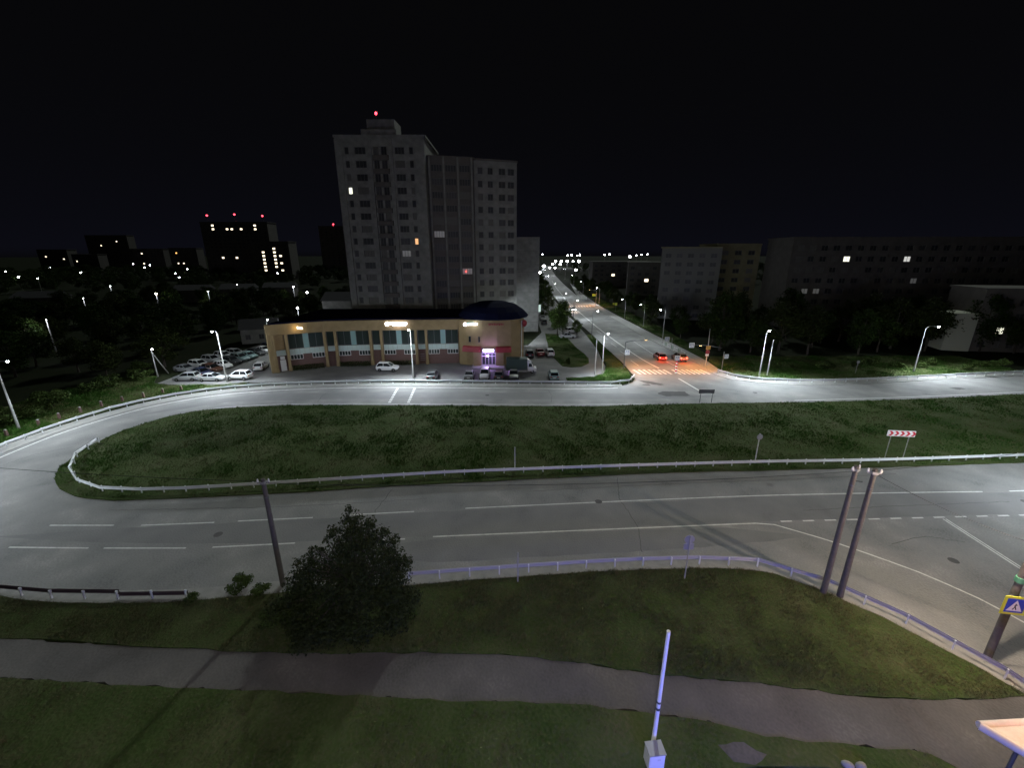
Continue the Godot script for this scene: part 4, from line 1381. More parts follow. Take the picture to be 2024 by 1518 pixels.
func build_lamps() -> void:
	var face_cam := 0.0
	street_lamp(-63.9, -51.0, 9.3, 1.35, 1.9, E_MAIN * 0.55, "bright street lamp at far left edge outside the road bend", {"r": 0.13})
	street_lamp(-50.8, -72.6, 9.3, 0.1, 1.0, E_MAIN, "bright street lamp standing at the car park corner", {"r": 0.13, "spill": 0.24})
	street_lamp(-18.0, -74.6, 9.2, 0.05, 0.9, E_MAIN, "street lamp in front of the ochre shop beside white car", {"r": 0.11, "spill": 0.24})
	street_lamp(45.9, -76.0, 8.8, -0.2, 0.8, E_MAIN * 1.25, "bright street lamp with a bare twin post, right of crossing", {"r": 0.11})
	plain_post("bare_post", "bare pale post standing close beside lit street lamp", 47.5, -76.2, 6.95, 0.1, 0.07, M.pole, "post")
	street_lamp(77.6, -79.3, 9.0, 0.5, 1.3, E_MAIN * 1.25, "rightmost lit street lamp beside the road", {"r": 0.12, "spill": 0.14})
	street_lamp(16.9, -77.0, 8.0, 0.6, 0.5, E_MAIN * 0.8, "street lamp on grass verge left of the avenue mouth", {"r": 0.1, "spill": 0.24})
	plain_post("bare_post", "bare post on grass verge left of lit avenue lamp", 15.6, -77.2, 6.8, 0.1, 0.07, M.pole, "post")
	# outside the picture, their light falls into it
	street_lamp(53.0, -31.0, 10.0, PI * 1.2, 1.8, E_MAIN * 0.8, "street lamp at side road corner beyond right edge of view", {"r": 0.12})
	street_lamp(-60.5, -29.0, 9.5, 1.9, 1.9, E_MAIN, "street lamp outside the bend beyond left edge of view", {"r": 0.12})
	# old strutted lamp
	var t := street_lamp(-66.0, -76.2, 5.3, 0.9, 0.5, 18.0, "low old street lamp with slanting strut beside the wood", {"r": 0.1, "group": "lamps at the wood"})
	var m := MB.new()
	m.tube([Vector3(1.9, -0.05, -1.2), Vector3(0.05, 4.4, 0)], [0.1, 0.08], 8)
	part("strut", m, M.pole, t)
	# the avenue: left side, then right side
	var n := 0
	for q in [[21.2, -112.0, 7.4, 45.0, "nearest thin avenue lamp on left kerb above trees"], [21.0, -146.0, 6.6, 60.0, "second thin avenue lamp on left kerb"], [20.8, -176.0, 6.4, 60.0, "third thin avenue lamp on left kerb"], [20.8, -222.0, 7.0, 90.0, "fourth thin avenue lamp on left kerb"], [21.6, -275.0, 8.0, 120.0, "fifth avenue lamp on left kerb, far down"], [24.5, -345.0, 9.0, 160.0, "sixth avenue lamp on left kerb, very far"], [30.0, -440.0, 9.0, 200.0, "last avenue lamp on left kerb"]]:
		street_lamp(q[0], q[1], q[2], PI / 2, 0.8, q[3] * 0.65, q[4], {"r": 0.08, "mat": M.steel_dark if n < 3 else M.pole, "group": "lamps along the avenue", "spill": 0.25, "size": 1.0 if n < 4 else 1.6, "glow": M.lamp_white})
		n += 1
	n = 0
	for q in [[38.0, -106.0, 8.6, 40.0, "nearest pale avenue lamp on right kerb over fence"], [41.2, -133.0, 6.8, 30.0, "second avenue lamp on right before lit bush"], [39.6, -150.0, 6.6, 30.0, "third avenue lamp on right, greenish pole"], [38.4, -190.0, 7.5, 60.0, "fourth avenue lamp on right by yellow crossing"], [38.0, -232.0, 7.5, 90.0, "fifth avenue lamp on right, far"], [41.0, -290.0, 8.0, 120.0, "sixth avenue lamp on right, far"], [46.0, -380.0, 9.0, 160.0, "last avenue lamp on right"]]:
		street_lamp(q[0], q[1], q[2], -PI / 2 + 0.25, 1.1, q[3] * 0.65, q[4], {"r": 0.08, "group": "lamps along the avenue", "spill": 0.25, "size": 1.0 if n < 4 else 1.6})
		n += 1
	n = 0
	for q in [[19.5, -310.0, 8.5, 1.0], [31.7, -438.0, 9, 1.6], [33.6, -394.0, 9, 0.8], [47.3, -515.0, 9, 1.1], [38.5, -394.0, 9, 0.7], [68.8, -699.0, 9, 1.7], [56.2, -515.0, 9, 1.1], [78.0, -699.0, 9, 1.7], [87.2, -699.0, 9, 1.7], [96.5, -699.0, 9, 1.3], [50.4, -347.0, 9, 0.9], [105.6, -699.0, 9, 1.8]]:
		flood_mast(q[0], q[1], q[2], q[3], ORD[n] + " white light of the bright cluster at avenue's end", M.lamp_far, 120.0 if q[3] > 1.5 else 0.0)
		n += 1
	n = 0
	for q in [[82.0, -1200.0, 18, 1.4], [150.0, -1200.0, 15, 1.6], [161.0, -1200.0, 15.5, 2.0], [176.0, -1200.0, 15, 1.5], [183.0, -1200.0, 18, 1.4], [183.5, -1200.0, 14.5, 1.3], [250.0, -1200.0, 17, 1.7], [263.0, -1200.0, 18, 1.7], [239.0, -900.0, 14, 2.6], [252.0, -900.0, 17, 1.1], [262.0, -900.0, 18, 1.0], [274.0, -900.0, 19, 1.0]]:
		flood_mast(q[0], q[1], q[2], q[3], ORD[n] + " faint light on the skyline beyond the avenue", M.lamp_far)
		n += 1
	# the town on the left
	var left := [[-304.0, -270.0, 8, 0.75, "bluish lamp at far left of the dark town"], [-312.0, -318.0, 8.5, 0.75, "white lamp over a blue sign in dark town"], [-129.0, -157.0, 8, 0.5, "bright yellowish lamp in the dark wood"], [-117.0, -167.0, 8, 0.25, "small hooked lamp right of yellowish lamp"], [-96.0, -191.0, 8, 0.5, "upper left lamp of three behind the shop"], [-77.0, -163.0, 8, 0.5, "right lamp of three behind the shop"], [-58.0, -116.0, 8, 0.4, "lower star-like lamp behind the shop's left end"], [-104.0, -95.0, 8, 0.16, "dim greenish lamp post at the left wood edge"], [-141.0, -142.0, 8, 0.2, "dim lamp post beside a lit green tree"], [-179.0, -194.0, 8, 0.3, "small dim lamp left of yellowish lamp"], [-128.0, -203.0, 8, 0.3, "small lamp over hillside houses"]]
	for q in left:
		flood_mast(q[0], q[1], q[2] - 0.3, q[3] * 0.75, q[4], M.lamp_amber if str(q[4]).contains("yellowish lamp in") else M.lamp_far, 7.0 if q[1] > -200.0 else 0.0)
	for q in [[-380.0, -330.0, 0.5], [-350.0, -420.0, 0.6], [-280.0, -380.0, 0.5], [-230.0, -300.0, 0.4], [-410.0, -500.0, 0.7], [-330.0, -510.0, 0.6], [-300.0, -560.0, 0.6], [-480.0, -560.0, 0.7], [-260.0, -240.0, 0.35], [-190.0, -250.0, 0.35], [-160.0, -300.0, 0.4], [-440.0, -420.0, 0.6]]:
		flood_mast(q[0], q[1], 8.5, q[2], "tiny faint light among the dark houses on left", M.lamp_far)
	street_lamp(-54.6, -94.5, 7.9, 0.8, 0.6, 25.0, "slim lamp post beside white garage behind parked cars", {"group": "lamps at the wood"})
	street_lamp(1.2, -105.5, 6.6, PI - 0.35, 0.6, 80.0, "yard lamp behind the corner roof lighting the nine-storey gable", {"group": "lamps at the wood"})
	# warm lamps over the crossing
	t = thing("crossing_lamp", "dark angled mast with warm lamp and crossing sign, left of crossing", "street lamp", Vector3(22.1, 0, -81.4), 0.0, "warm lamps at the crossings")
	m = MB.new()
	m.tube([Vector3(0, -0.05, 0), Vector3(0, 5.45, 0)], [0.1, 0.08], 8)
	part("pole", m, M.steel_dark, t)
	m = MB.new()
	m.tube([Vector3(0, 5.4, 0), Vector3(1.0, 5.62, 0), Vector3(3.9, 5.9, 0)], [0.08, 0.07, 0.05], 8)
	part("arm", m, M.steel_dark, t)
	warm_head(t, Vector3(3.9, 5.86, 0), E_WARM)
	crossing_sign(t, Vector3(0.45, 3.4, 0.1), 0.0, 0.95, M.white, M.sign_grey)
	t = thing("crossing_lamp", "yellowish mast with crossing signs and warm lamp, right of crossing", "street lamp", Vector3(38.7, 0, -82.4), 0.0, "warm lamps at the crossings")
	m = MB.new()
	m.tube([Vector3(0, -0.05, 0), Vector3(0, 4.3, 0), Vector3(-0.1, 7.8, 0)], [0.12, 0.1, 0.06], 8)
	part("pole", m, M.pole, t)
	m = MB.new()
	m.tube([Vector3(-3.3, 4.7, 0), Vector3(0, 4.55, 0), Vector3(2.8, 4.0, 0)], [0.05, 0.07, 0.05], 8)
	part("arm", m, M.steel_dark, t)
	m = MB.new()
	m.box(Vector3(0, 4.1, 0.12), Vector3(0.85, 0.75, 0.1))
	part("sign_plate", m, M.orange, t)
	m = MB.new()
	m.tube([Vector3(0, 3.25, 0.1), Vector3(0, 3.25, 0.16)], [0.42, 0.42], 14)
	part("sign_disc", m, M.red_awning, t)
	m = MB.new()
	m.box(Vector3(-0.05, 2.65, 0.12), Vector3(0.65, 0.4, 0.06))
	part("sign_plate", m, M.white, t)
	crossing_sign(t, Vector3(-3.3, 4.62, 0.1), 0.0, 0.98, M.white, M.sign_grey)
	warm_head(t, Vector3(-1.6, 4.55, 0.1), E_WARM * 0.75)
	t = thing("crossing_lamp", "small far mast with warm lamp at second avenue crossing", "street lamp", Vector3(36.4, 0, -187.0), 0.0, "warm lamps at the crossings")
	m = MB.new()
	m.tube([Vector3(0, -0.05, 0), Vector3(0, 6.5, 0), Vector3(-3.0, 6.8, 0)], [0.1, 0.08, 0.05], 8)
	part("pole", m, M.pole, t)
	m = MB.new()
	m.box(Vector3(-1.0, 4.5, 0.1), Vector3(1.5, 0.9, 0.08))
	part("sign_plate", m, M.yellow, t)
	warm_head(t, Vector3(-3.0, 6.75, 0), E_WARM)

func warm_head(t: Node, at: Vector3, e: float) -> void:
	var m := MB.new()
	m.hull8([Vector3(-0.3, -0.02, -0.14), Vector3(0.3, -0.02, -0.14), Vector3(0.3, -0.02, 0.14), Vector3(-0.3, -0.02, 0.14), Vector3(-0.26, 0.12, -0.1), Vector3(0.26, 0.12, -0.1), Vector3(0.26, 0.12, 0.1), Vector3(-0.26, 0.12, 0.1)])
	part("housing", m, M.steel_dark, t, Transform3D(Basis.IDENTITY, at))
	m = MB.new()
	m.box(Vector3.ZERO, Vector3(0.44, 0.03, 0.2))
	part("lamp_panel", m, M.lamp_warm, t, Transform3D(Basis.IDENTITY, at + Vector3(0, -0.05, 0)))
	var l := SpotLight3D.new()
	l.name = "lamp_light"
	l.light_color = Color(1.0, 0.64, 0.24)
	l.light_energy = e
	l.spot_range = 60.0
	l.spot_attenuation = 2.0
	l.spot_angle = 72.0
	l.spot_angle_attenuation = 0.35
	l.light_size = 0.15
	l.shadow_enabled = true
	l.position = at + Vector3(0, -0.12, 0)
	l.rotation.x = -PI / 2
	t.add_child(l, true)

const E_MAIN := 185.0
const E_WARM := 55.0

func build_signs() -> void:
	var m: MB
	# near pole with the crossing sign at the right edge
	var t := utility_pole("concrete pole at right edge carrying yellow-edged crossing sign", 27.1, -18.6, 10.5, 0.3)
	t.get_node("cross_arm").name = "cross_arm"
	crossing_sign(t, Vector3(-0.55, 4.1, 0.35), -0.45, 1.15, M.yellow, M.blue)
	m = MB.new()
	m.box(Vector3(-0.28, 3.85, 0.1), Vector3(0.5, 0.05, 0.3))
	m.box(Vector3(-0.28, 4.35, 0.1), Vector3(0.5, 0.05, 0.3))
	part("sign_bracket", m, M.steel_dark, t)
	m = MB.new()
	m.tube([Vector3(0, 5.2, 0), Vector3(0, 5.5, 0)], [0.22, 0.22], 12)
	part("clamp", m, M.green, t)
	m = MB.new()
	m.tube([Vector3(0, 10.3, 0), Vector3(-0.4, 10.9, 0), Vector3(-1.4, 11.2, 0)], [0.05, 0.045, 0.04], 8)
	part("lamp_arm", m, M.lamp_grey, t)
	m = MB.new()
	m.blob(Vector3(-1.6, 11.22, 0), Vector3(0.42, 0.09, 0.19), Basis.IDENTITY, 10)
	part("lamp_housing", m, M.lamp_grey, t)
	m = MB.new()
	m.blob(Vector3(-1.65, 11.14, 0), Vector3(0.16, 0.1, 0.13), Basis.IDENTITY, 10)
	part("lamp_glass", m, M.lamp_white, t)
	lamp_light(t, Vector3(-1.65, 11.1, 0), 85.0, Color(1.0, 0.9, 0.78))
	utility_pole("dark concrete pole standing left of the big near tree", -15.8, -24.0, 8.3, 0.1)
	var tw := utility_pole("left pole of the linked pair at right kerb", 21.0, -23.3, 9.6, 0.4)
	m = MB.new()
	m.tube([Vector3(0.1, 8.55, 0), Vector3(0.75, 8.4, 0.15)], [0.03, 0.03], 6)
	part("link_bar", m, M.wire, tw)
	utility_pole("right pole of the linked pair at right kerb", 21.9, -23.0, 9.55, -0.3)
	cable("long wire from left pole to the linked pair", Vector3(-15.5, 8.0, -24.0), Vector3(20.8, 9.2, -23.3), 0.5)
	cable("wire from linked pair to pole at right edge", Vector3(22.0, 9.2, -22.9), Vector3(27.0, 7.6, -18.6), 0.25)
	cable("wire from left pole crossing towards island", Vector3(-15.8, 8.1, -24.0), Vector3(-60.5, 9.0, -29.0), 0.6)
	cable("wire leaving the linked pair to the right", Vector3(21.9, 9.4, -23.0), Vector3(53.0, 9.6, -31.0), 0.5)
	# chevron board
	t = thing("chevron_sign", "white board with red chevrons on two posts in grass island", "road sign", Vector3(42.1, 0, -42.4), -0.12)
	for x in [-0.9, 0.9]:
		m = MB.new()
		m.tube([Vector3(x, -0.05, -0.05), Vector3(x, 3.6, -0.05)], [0.04, 0.04], 6)
		part("post", m, M.pole, t)
	m = MB.new()
	m.box(Vector3(0, 3.32, 0.02), Vector3(2.75, 0.66, 0.05))
	var board := part("sign_board", m, M.chevron_white, t)
	for k in 5:
		var x := -1.12 + k * 0.55
		m = MB.new()
		for s in [-1, 1]:
			m.hull8([Vector3(x - 0.13, 3.32 + 0.27 * s, 0.047), Vector3(x + 0.13, 3.32 + 0.27 * s, 0.047), Vector3(x + 0.13, 3.32 + 0.27 * s, 0.053), Vector3(x - 0.13, 3.32 + 0.27 * s, 0.053), Vector3(x + 0.1, 3.32, 0.047), Vector3(x + 0.36, 3.32, 0.047), Vector3(x + 0.36, 3.32, 0.053), Vector3(x + 0.1, 3.32, 0.053)])
		part("chevron", m, M.chevron_red, board)
	# small signs
	t = thing("sign_post", "thin post with small round sign behind island barrier", "road sign", Vector3(26.4, 0, -41.7))
	m = MB.new()
	m.tube([Vector3(0, -0.05, 0), Vector3(0, 3.6, 0)], [0.045, 0.045], 6)
	part("post", m, M.frame, t)
	m = MB.new()
	m.tube([Vector3(0, 3.25, 0.05), Vector3(0, 3.25, 0.075)], [0.32, 0.32], 14)
	part("sign_disc", m, M.lamp_grey, t)
	plain_post("thin_post", "bare thin white post behind island barrier", 0.3, -40.2, 2.75, 0.045, 0.04, M.frame)
	t = thing("sign_post", "post with two stacked grey sign backs on near lawn", "road sign", Vector3(12.15, 0, -24.6))
	m = MB.new()
	m.tube([Vector3(0, -0.05, 0), Vector3(0, 3.6, 0)], [0.045, 0.045], 6)
	part("post", m, M.pole, t)
	m = MB.new()
	m.tube([Vector3(0, 3.25, -0.09), Vector3(0, 3.25, -0.06)], [0.35, 0.35], 14)
	part("sign_disc", m, M.lamp_grey, t)
	m = MB.new()
	m.box(Vector3(0, 2.68, -0.07), Vector3(0.7, 0.5, 0.03))
	part("sign_plate", m, M.lamp_grey, t)
	plain_post("thin_post", "bare grey post at left start of near barrier", 0.4, -24.3, 2.5, 0.05, 0.045, M.pole)
	t = thing("direction_board", "dark back of wide low sign on two posts before junction", "road sign", Vector3(29.7, 0, -61.6))
	for x in [-0.9, 0.9]:
		m = MB.new()
		m.tube([Vector3(x, -0.05, 0), Vector3(x, 2.0, 0)], [0.035, 0.035], 6)
		part("post", m, M.steel_dark, t)
	m = MB.new()
	m.box(Vector3(0, 1.8, -0.06), Vector3(2.35, 0.62, 0.04))
	part("sign_board", m, M.steel_dark, t)
	t = thing("striped_post", "red and white striped post with crossing sign mid-avenue", "road sign", Vector3(31.3, 0, -78.4))
	for k in 8:
		m = MB.new()
		m.tube([Vector3(0, 0.3 * k, 0), Vector3(0, 0.3 * k + 0.3, 0)], [0.16, 0.16], 10)
		part("stripe", m, M.red if k % 2 else M.white, t)
	crossing_sign(t, Vector3(0, 2.95, 0.0), 0.0, 0.95, M.white, M.sign_grey)
	t = thing("sign_post", "post with crossing sign back at pavement right of crossing", "road sign", Vector3(40.6, 0, -79.6))
	m = MB.new()
	m.tube([Vector3(0, -0.05, 0), Vector3(0, 3.9, 0)], [0.05, 0.05], 6)
	part("post", m, M.pole, t)
	crossing_sign(t, Vector3(0.55, 3.0, 0.05), 0.2, 0.85, M.white, M.sign_grey)
	t = thing("sign_post", "square crossing sign on kerb above the two red-lit cars", "road sign", Vector3(37.0, 0, -97.0))
	m = MB.new()
	m.tube([Vector3(0, -0.05, 0), Vector3(0, 3.2, 0)], [0.05, 0.05], 6)
	part("post", m, M.pole, t)
	crossing_sign(t, Vector3(-1.2, 2.9, 0.08), 0.0, 1.05, M.white, M.sign_grey)
	m = MB.new()
	m.tube([Vector3(0, 3.1, 0), Vector3(-1.5, 3.1, 0)], [0.03, 0.03], 6)
	part("arm", m, M.pole, t)
	t = thing("sign_post", "small round sign on post right of bare post", "road sign", Vector3(65.0, 0, -77.6))
	m = MB.new()
	m.tube([Vector3(0, -0.05, 0), Vector3(0, 2.6, 0)], [0.04, 0.04], 6)
	part("post", m, M.pole, t)
	m = MB.new()
	m.tube([Vector3(0, 2.4, 0.05), Vector3(0, 2.4, 0.07)], [0.3, 0.3], 12)
	part("sign_disc", m, M.lamp_grey, t)
	t = thing("sign_post", "greenish yellow sign pair on post beside far trees", "road sign", Vector3(40.6, 0, -168.0))
	m = MB.new()
	m.tube([Vector3(0, -0.05, 0), Vector3(0, 3.2, 0)], [0.05, 0.05], 6)
	part("post", m, M.pole, t)
	m = MB.new()
	m.box(Vector3(0, 2.9, 0.06), Vector3(0.9, 0.95, 0.04))
	m.box(Vector3(-0.95, 3.0, 0.06), Vector3(0.6, 0.6, 0.04))
	part("sign_plate", m, M.yellow, t)
	# green and white pedestrian fence on the right kerb
	t = thing("pedestrian_fence", "green and white kerb fence beside the red-lit cars", "fence", Vector3(38.0, 0.08, -92.0))
	for k in 7:
		var a := Vector3(0.25 - 0.11 * k, 0, -1.9 * k)
		m = MB.new()
		m.tube([a, a + Vector3.UP * 1.0], [0.035, 0.035], 6)
		part("post", m, M.white, t)
		m = MB.new()
		for y in [0.25, 0.9]:
			m.tube([a + Vector3.UP * y, a + Vector3(-0.11, y, -1.9)], [0.025, 0.025], 5)
		for j in 5:
			var c := a.lerp(a + Vector3(-0.11, 0, -1.9), (j + 0.5) / 5.0)
			m.tube([c + Vector3.UP * 0.25, c + Vector3.UP * 0.9], [0.02, 0.02], 5)
		part("fence_panel", m, M.green if k % 2 else M.frame, t)
	# old bollards outside the bend
	var i := 0
	for q in [[-63.2, -49.0], [-62.8, -52.4], [-62.5, -54.8], [-61.9, -57.2], [-61.2, -59.7], [-60.0, -61.9], [-58.4, -63.9], [-56.9, -65.9], [-55.0, -67.4]]:
		var b := thing("bollard", NTH[i] + " weathered concrete bollard from the front outside left bend", "bollard", Vector3(q[0], 0, q[1]), rng.randf() * 0.4, "concrete bollards outside the bend")
		m = MB.new()
		m.hull8([Vector3(-0.14, -0.1, -0.14), Vector3(0.14, -0.1, -0.14), Vector3(0.14, -0.1, 0.14), Vector3(-0.14, -0.1, 0.14), Vector3(-0.11, 0.85, -0.11), Vector3(0.11, 0.85, -0.11), Vector3(0.11, 0.85, 0.11), Vector3(-0.11, 0.85, 0.11)])
		part("shaft", m, M.brick, b)
		m = MB.new()
		m.hull8([Vector3(-0.112, 0.852, -0.112), Vector3(0.112, 0.852, -0.112), Vector3(0.112, 0.852, 0.112), Vector3(-0.112, 0.852, 0.112), Vector3(-0.07, 0.95, -0.07), Vector3(0.07, 0.95, -0.07), Vector3(0.07, 0.95, 0.07), Vector3(-0.07, 0.95, 0.07)])
		part("cap", m, M.concrete, b)
		i += 1
	# white post and cabinet in the foreground
	t = thing("white_mast", "slim white metal mast standing behind pale cabinet in foreground", "mast", Vector3(6.5, 0, -13.85))
	m = MB.new()
	m.tube([Vector3(0, -0.05, 0), Vector3(0, 2.6, 0), Vector3(0, 6.95, 0)], [0.1, 0.09, 0.075], 12)
	part("pole", m, M.white, t)
	m = MB.new()
	m.tube([Vector3(0, 2.55, 0), Vector3(0, 2.68, 0)], [0.11, 0.11], 12)
	m.tube([Vector3(0, 2.95, 0), Vector3(0, 3.05, 0)], [0.105, 0.105], 12)
	part("collar", m, M.steel_dark, t)
	m = MB.new()
	m.lathe(Vector3(0, 6.95, 0), [[0.08, 0.0], [0.08, 0.03], [0.0, 0.06]], 12)
	part("cap", m, M.white, t)
	t = thing("cabinet", "pale metal cabinet with small white label, bottom of view", "cabinet", Vector3(6.35, 0, -13.25), 0.1)
	m = MB.new()
	m.box(Vector3(0, 0.5, 0), Vector3(0.7, 0.98, 0.56))
	part("body", m, M.white, t)
	m = MB.new()
	m.box(Vector3(0, 1.01, 0), Vector3(0.76, 0.04, 0.62))
	part("lid", m, M.lamp_grey, t)
	m = MB.new()
	m.box(Vector3(0, 0.5, 0.287), Vector3(0.6, 0.86, 0.012))
	var dr := part("door", m, M.white, t)
	m = MB.new()
	m.box(Vector3(0.08, 0.72, 0.297), Vector3(0.16, 0.1, 0.006))
	part("label_plate", m, M.frame, dr)
	# loose pale stones in front
	for q in [[15.0, -13.15, "left pale stone of the two on foreground lawn"], [15.55, -13.1, "right pale stone of the two on foreground lawn"]]:
		var s := thing("stone", q[2], "stone", Vector3(q[0], 0.1, q[1]), q[0], "pale stones on the lawn")
		m = MB.new()
		m.blob(Vector3(0, 0.02, 0), Vector3(0.27, 0.13, 0.17), Basis(Vector3.UP, 0.4), 10)
		part("body", m, M.concrete, s)

const ORD := ["leftmost", "second from left", "third from left", "fourth from left", "fifth from left", "sixth from left", "seventh from left", "eighth from left", "ninth from left", "tenth from left", "eleventh from left", "rightmost"]
const NTH := ["first", "second", "third", "fourth", "fifth", "sixth", "seventh", "eighth", "ninth", "tenth", "eleventh", "twelfth", "thirteenth", "fourteenth", "fifteenth", "sixteenth", "seventeenth", "eighteenth", "nineteenth", "twentieth", "twenty-first", "twenty-second", "twenty-third", "twenty-fourth", "twenty-fifth", "twenty-sixth", "twenty-seventh", "twenty-eighth", "twenty-ninth", "thirtieth"]


func build_vehicles() -> void:
	var white := paint(0.72, 0.73, 0.74)
	var silver := paint(0.36, 0.37, 0.38)
	var dark := paint(0.03, 0.032, 0.036)
	var brown := paint(0.09, 0.035, 0.02)
	var navy := paint(0.03, 0.04, 0.1)
	var grey := paint(0.13, 0.135, 0.14)
	var wine := paint(0.16, 0.015, 0.02)
	var teal := paint(0.16, 0.24, 0.24)
	var g := "cars in the left car park"
	car("hatch", -58.6, -73.7, PI + 0.1, silver, "silver hatchback at the left front corner of car park", g)
	car("sedan", -53.9, -73.4, 0.05, silver, "long silver sedan parked in front row beside lamp post", g)
	car("suv", -49.4, -74.2, PI - 0.05, white, "white car nearest the road at car park's right front", g)
	car("hatch", -49.6, -81.5, PI / 2 + 0.2, white, "small white car alone in middle of car park lane", g)
	var row := [[navy, "sedan", "dark blue car first in the angled row"], [brown, "hatch", "dark red-brown car second in the angled row"], [white, "sedan", "white sedan third in the angled row"], [dark, "suv", "black car fourth in the angled row"], [teal, "suv", "pale green-grey car fifth in the angled row"], [teal, "sedan", "pale green-grey sedan sixth in the angled row"], [dark, "hatch", "black hatchback seventh in the angled row"], [white, "sedan", "white sedan eighth in the angled row"], [navy, "suv", "dark blue car ninth in the angled row"], [white, "suv", "white car at far end of the angled row"]]
	for i in row.size():
		car(row[i][1], -58.2 + 0.12 * i, -76.9 - 2.75 * i, -0.35, row[i][0], row[i][2], g)
	var back := [[grey, "sedan", "grey car at near end of rear row by wood"], [white, "hatch", "white hatchback in rear row by wood"], [silver, "suv", "silver car in middle of rear row by wood"], [white, "suv", "white car with dark windows in rear row by wood"], [silver, "hatch", "silver hatchback at far end of rear row by wood"]]
	for i in back.size():
		car(back[i][1], -63.2 + 0.3 * i, -79.5 - 3.4 * i, -0.3, back[i][0], back[i][2], g)
	g = "cars before the ochre shop"
	car("suv", -24.2, -80.0, 0.0, white, "white car standing sideways before the ochre shop", g)
	car("hatch", -14.5, -75.0, PI / 2, dark, "lone black car behind barrier left of shop entrance", g)
	car("sedan", -7.8, -75.2, PI / 2, grey, "dark car with bright glints, leftmost of entrance row", g)
	car("suv", -5.0, -75.2, -PI / 2, silver, "silver-grey car second in row before entrance", g)
	car("hatch", -2.4, -75.2, PI / 2, dark, "black hatchback third in row before entrance", g)
	car("sedan", 0.3, -75.3, -PI / 2, dark, "black sedan at right end of entrance row", g)
	car("hatch", 7.6, -75.0, PI / 2, teal, "grey-green car behind barrier right of the truck", g)
	car("hatch", 8.4, -93.6, PI / 2 + 0.1, white, "white hatchback parked at grass strip by shop's side", g)
	car("sedan", 6.2, -93.8, PI / 2 + 0.1, wine, "wine red car left of white hatchback", g)
	car("hatch", 3.9, -92.5, PI / 2, dark, "black car tucked against the shop's side wall", g)
	truck(1.9, -79.0, 0.0)
	g = "cars under the avenue trees"
	car("suv", 17.0, -121.0, 0.5, white, "white car under the small avenue tree", g)
	car("sedan", 15.0, -113.5, 0.1, silver, "silver sedan parked before the avenue trees", g)
	car("hatch", 10.4, -138.0, PI / 2, grey, "grey car beside nine-storey block", g)
	car("sedan", 10.5, -147.0, PI / 2, white, "white sedan beside nine-storey block", g)
	car("sedan", 10.5, -158.0, PI / 2, silver, "silver sedan farther along nine-storey block", g)
	g = "cars driving on the avenue"
	car("hatch", 31.9, -89.6, PI / 2, wine, "dark red car with lit tail lights on avenue", g, "tail")
	car("suv", 35.7, -88.6, PI / 2 + 0.12, grey, "dark car with bright brake lights at right kerb", g, "tail")
	car("hatch", 24.2, -170.0, -PI / 2, silver, "oncoming car with bright headlights on avenue", g, "head")

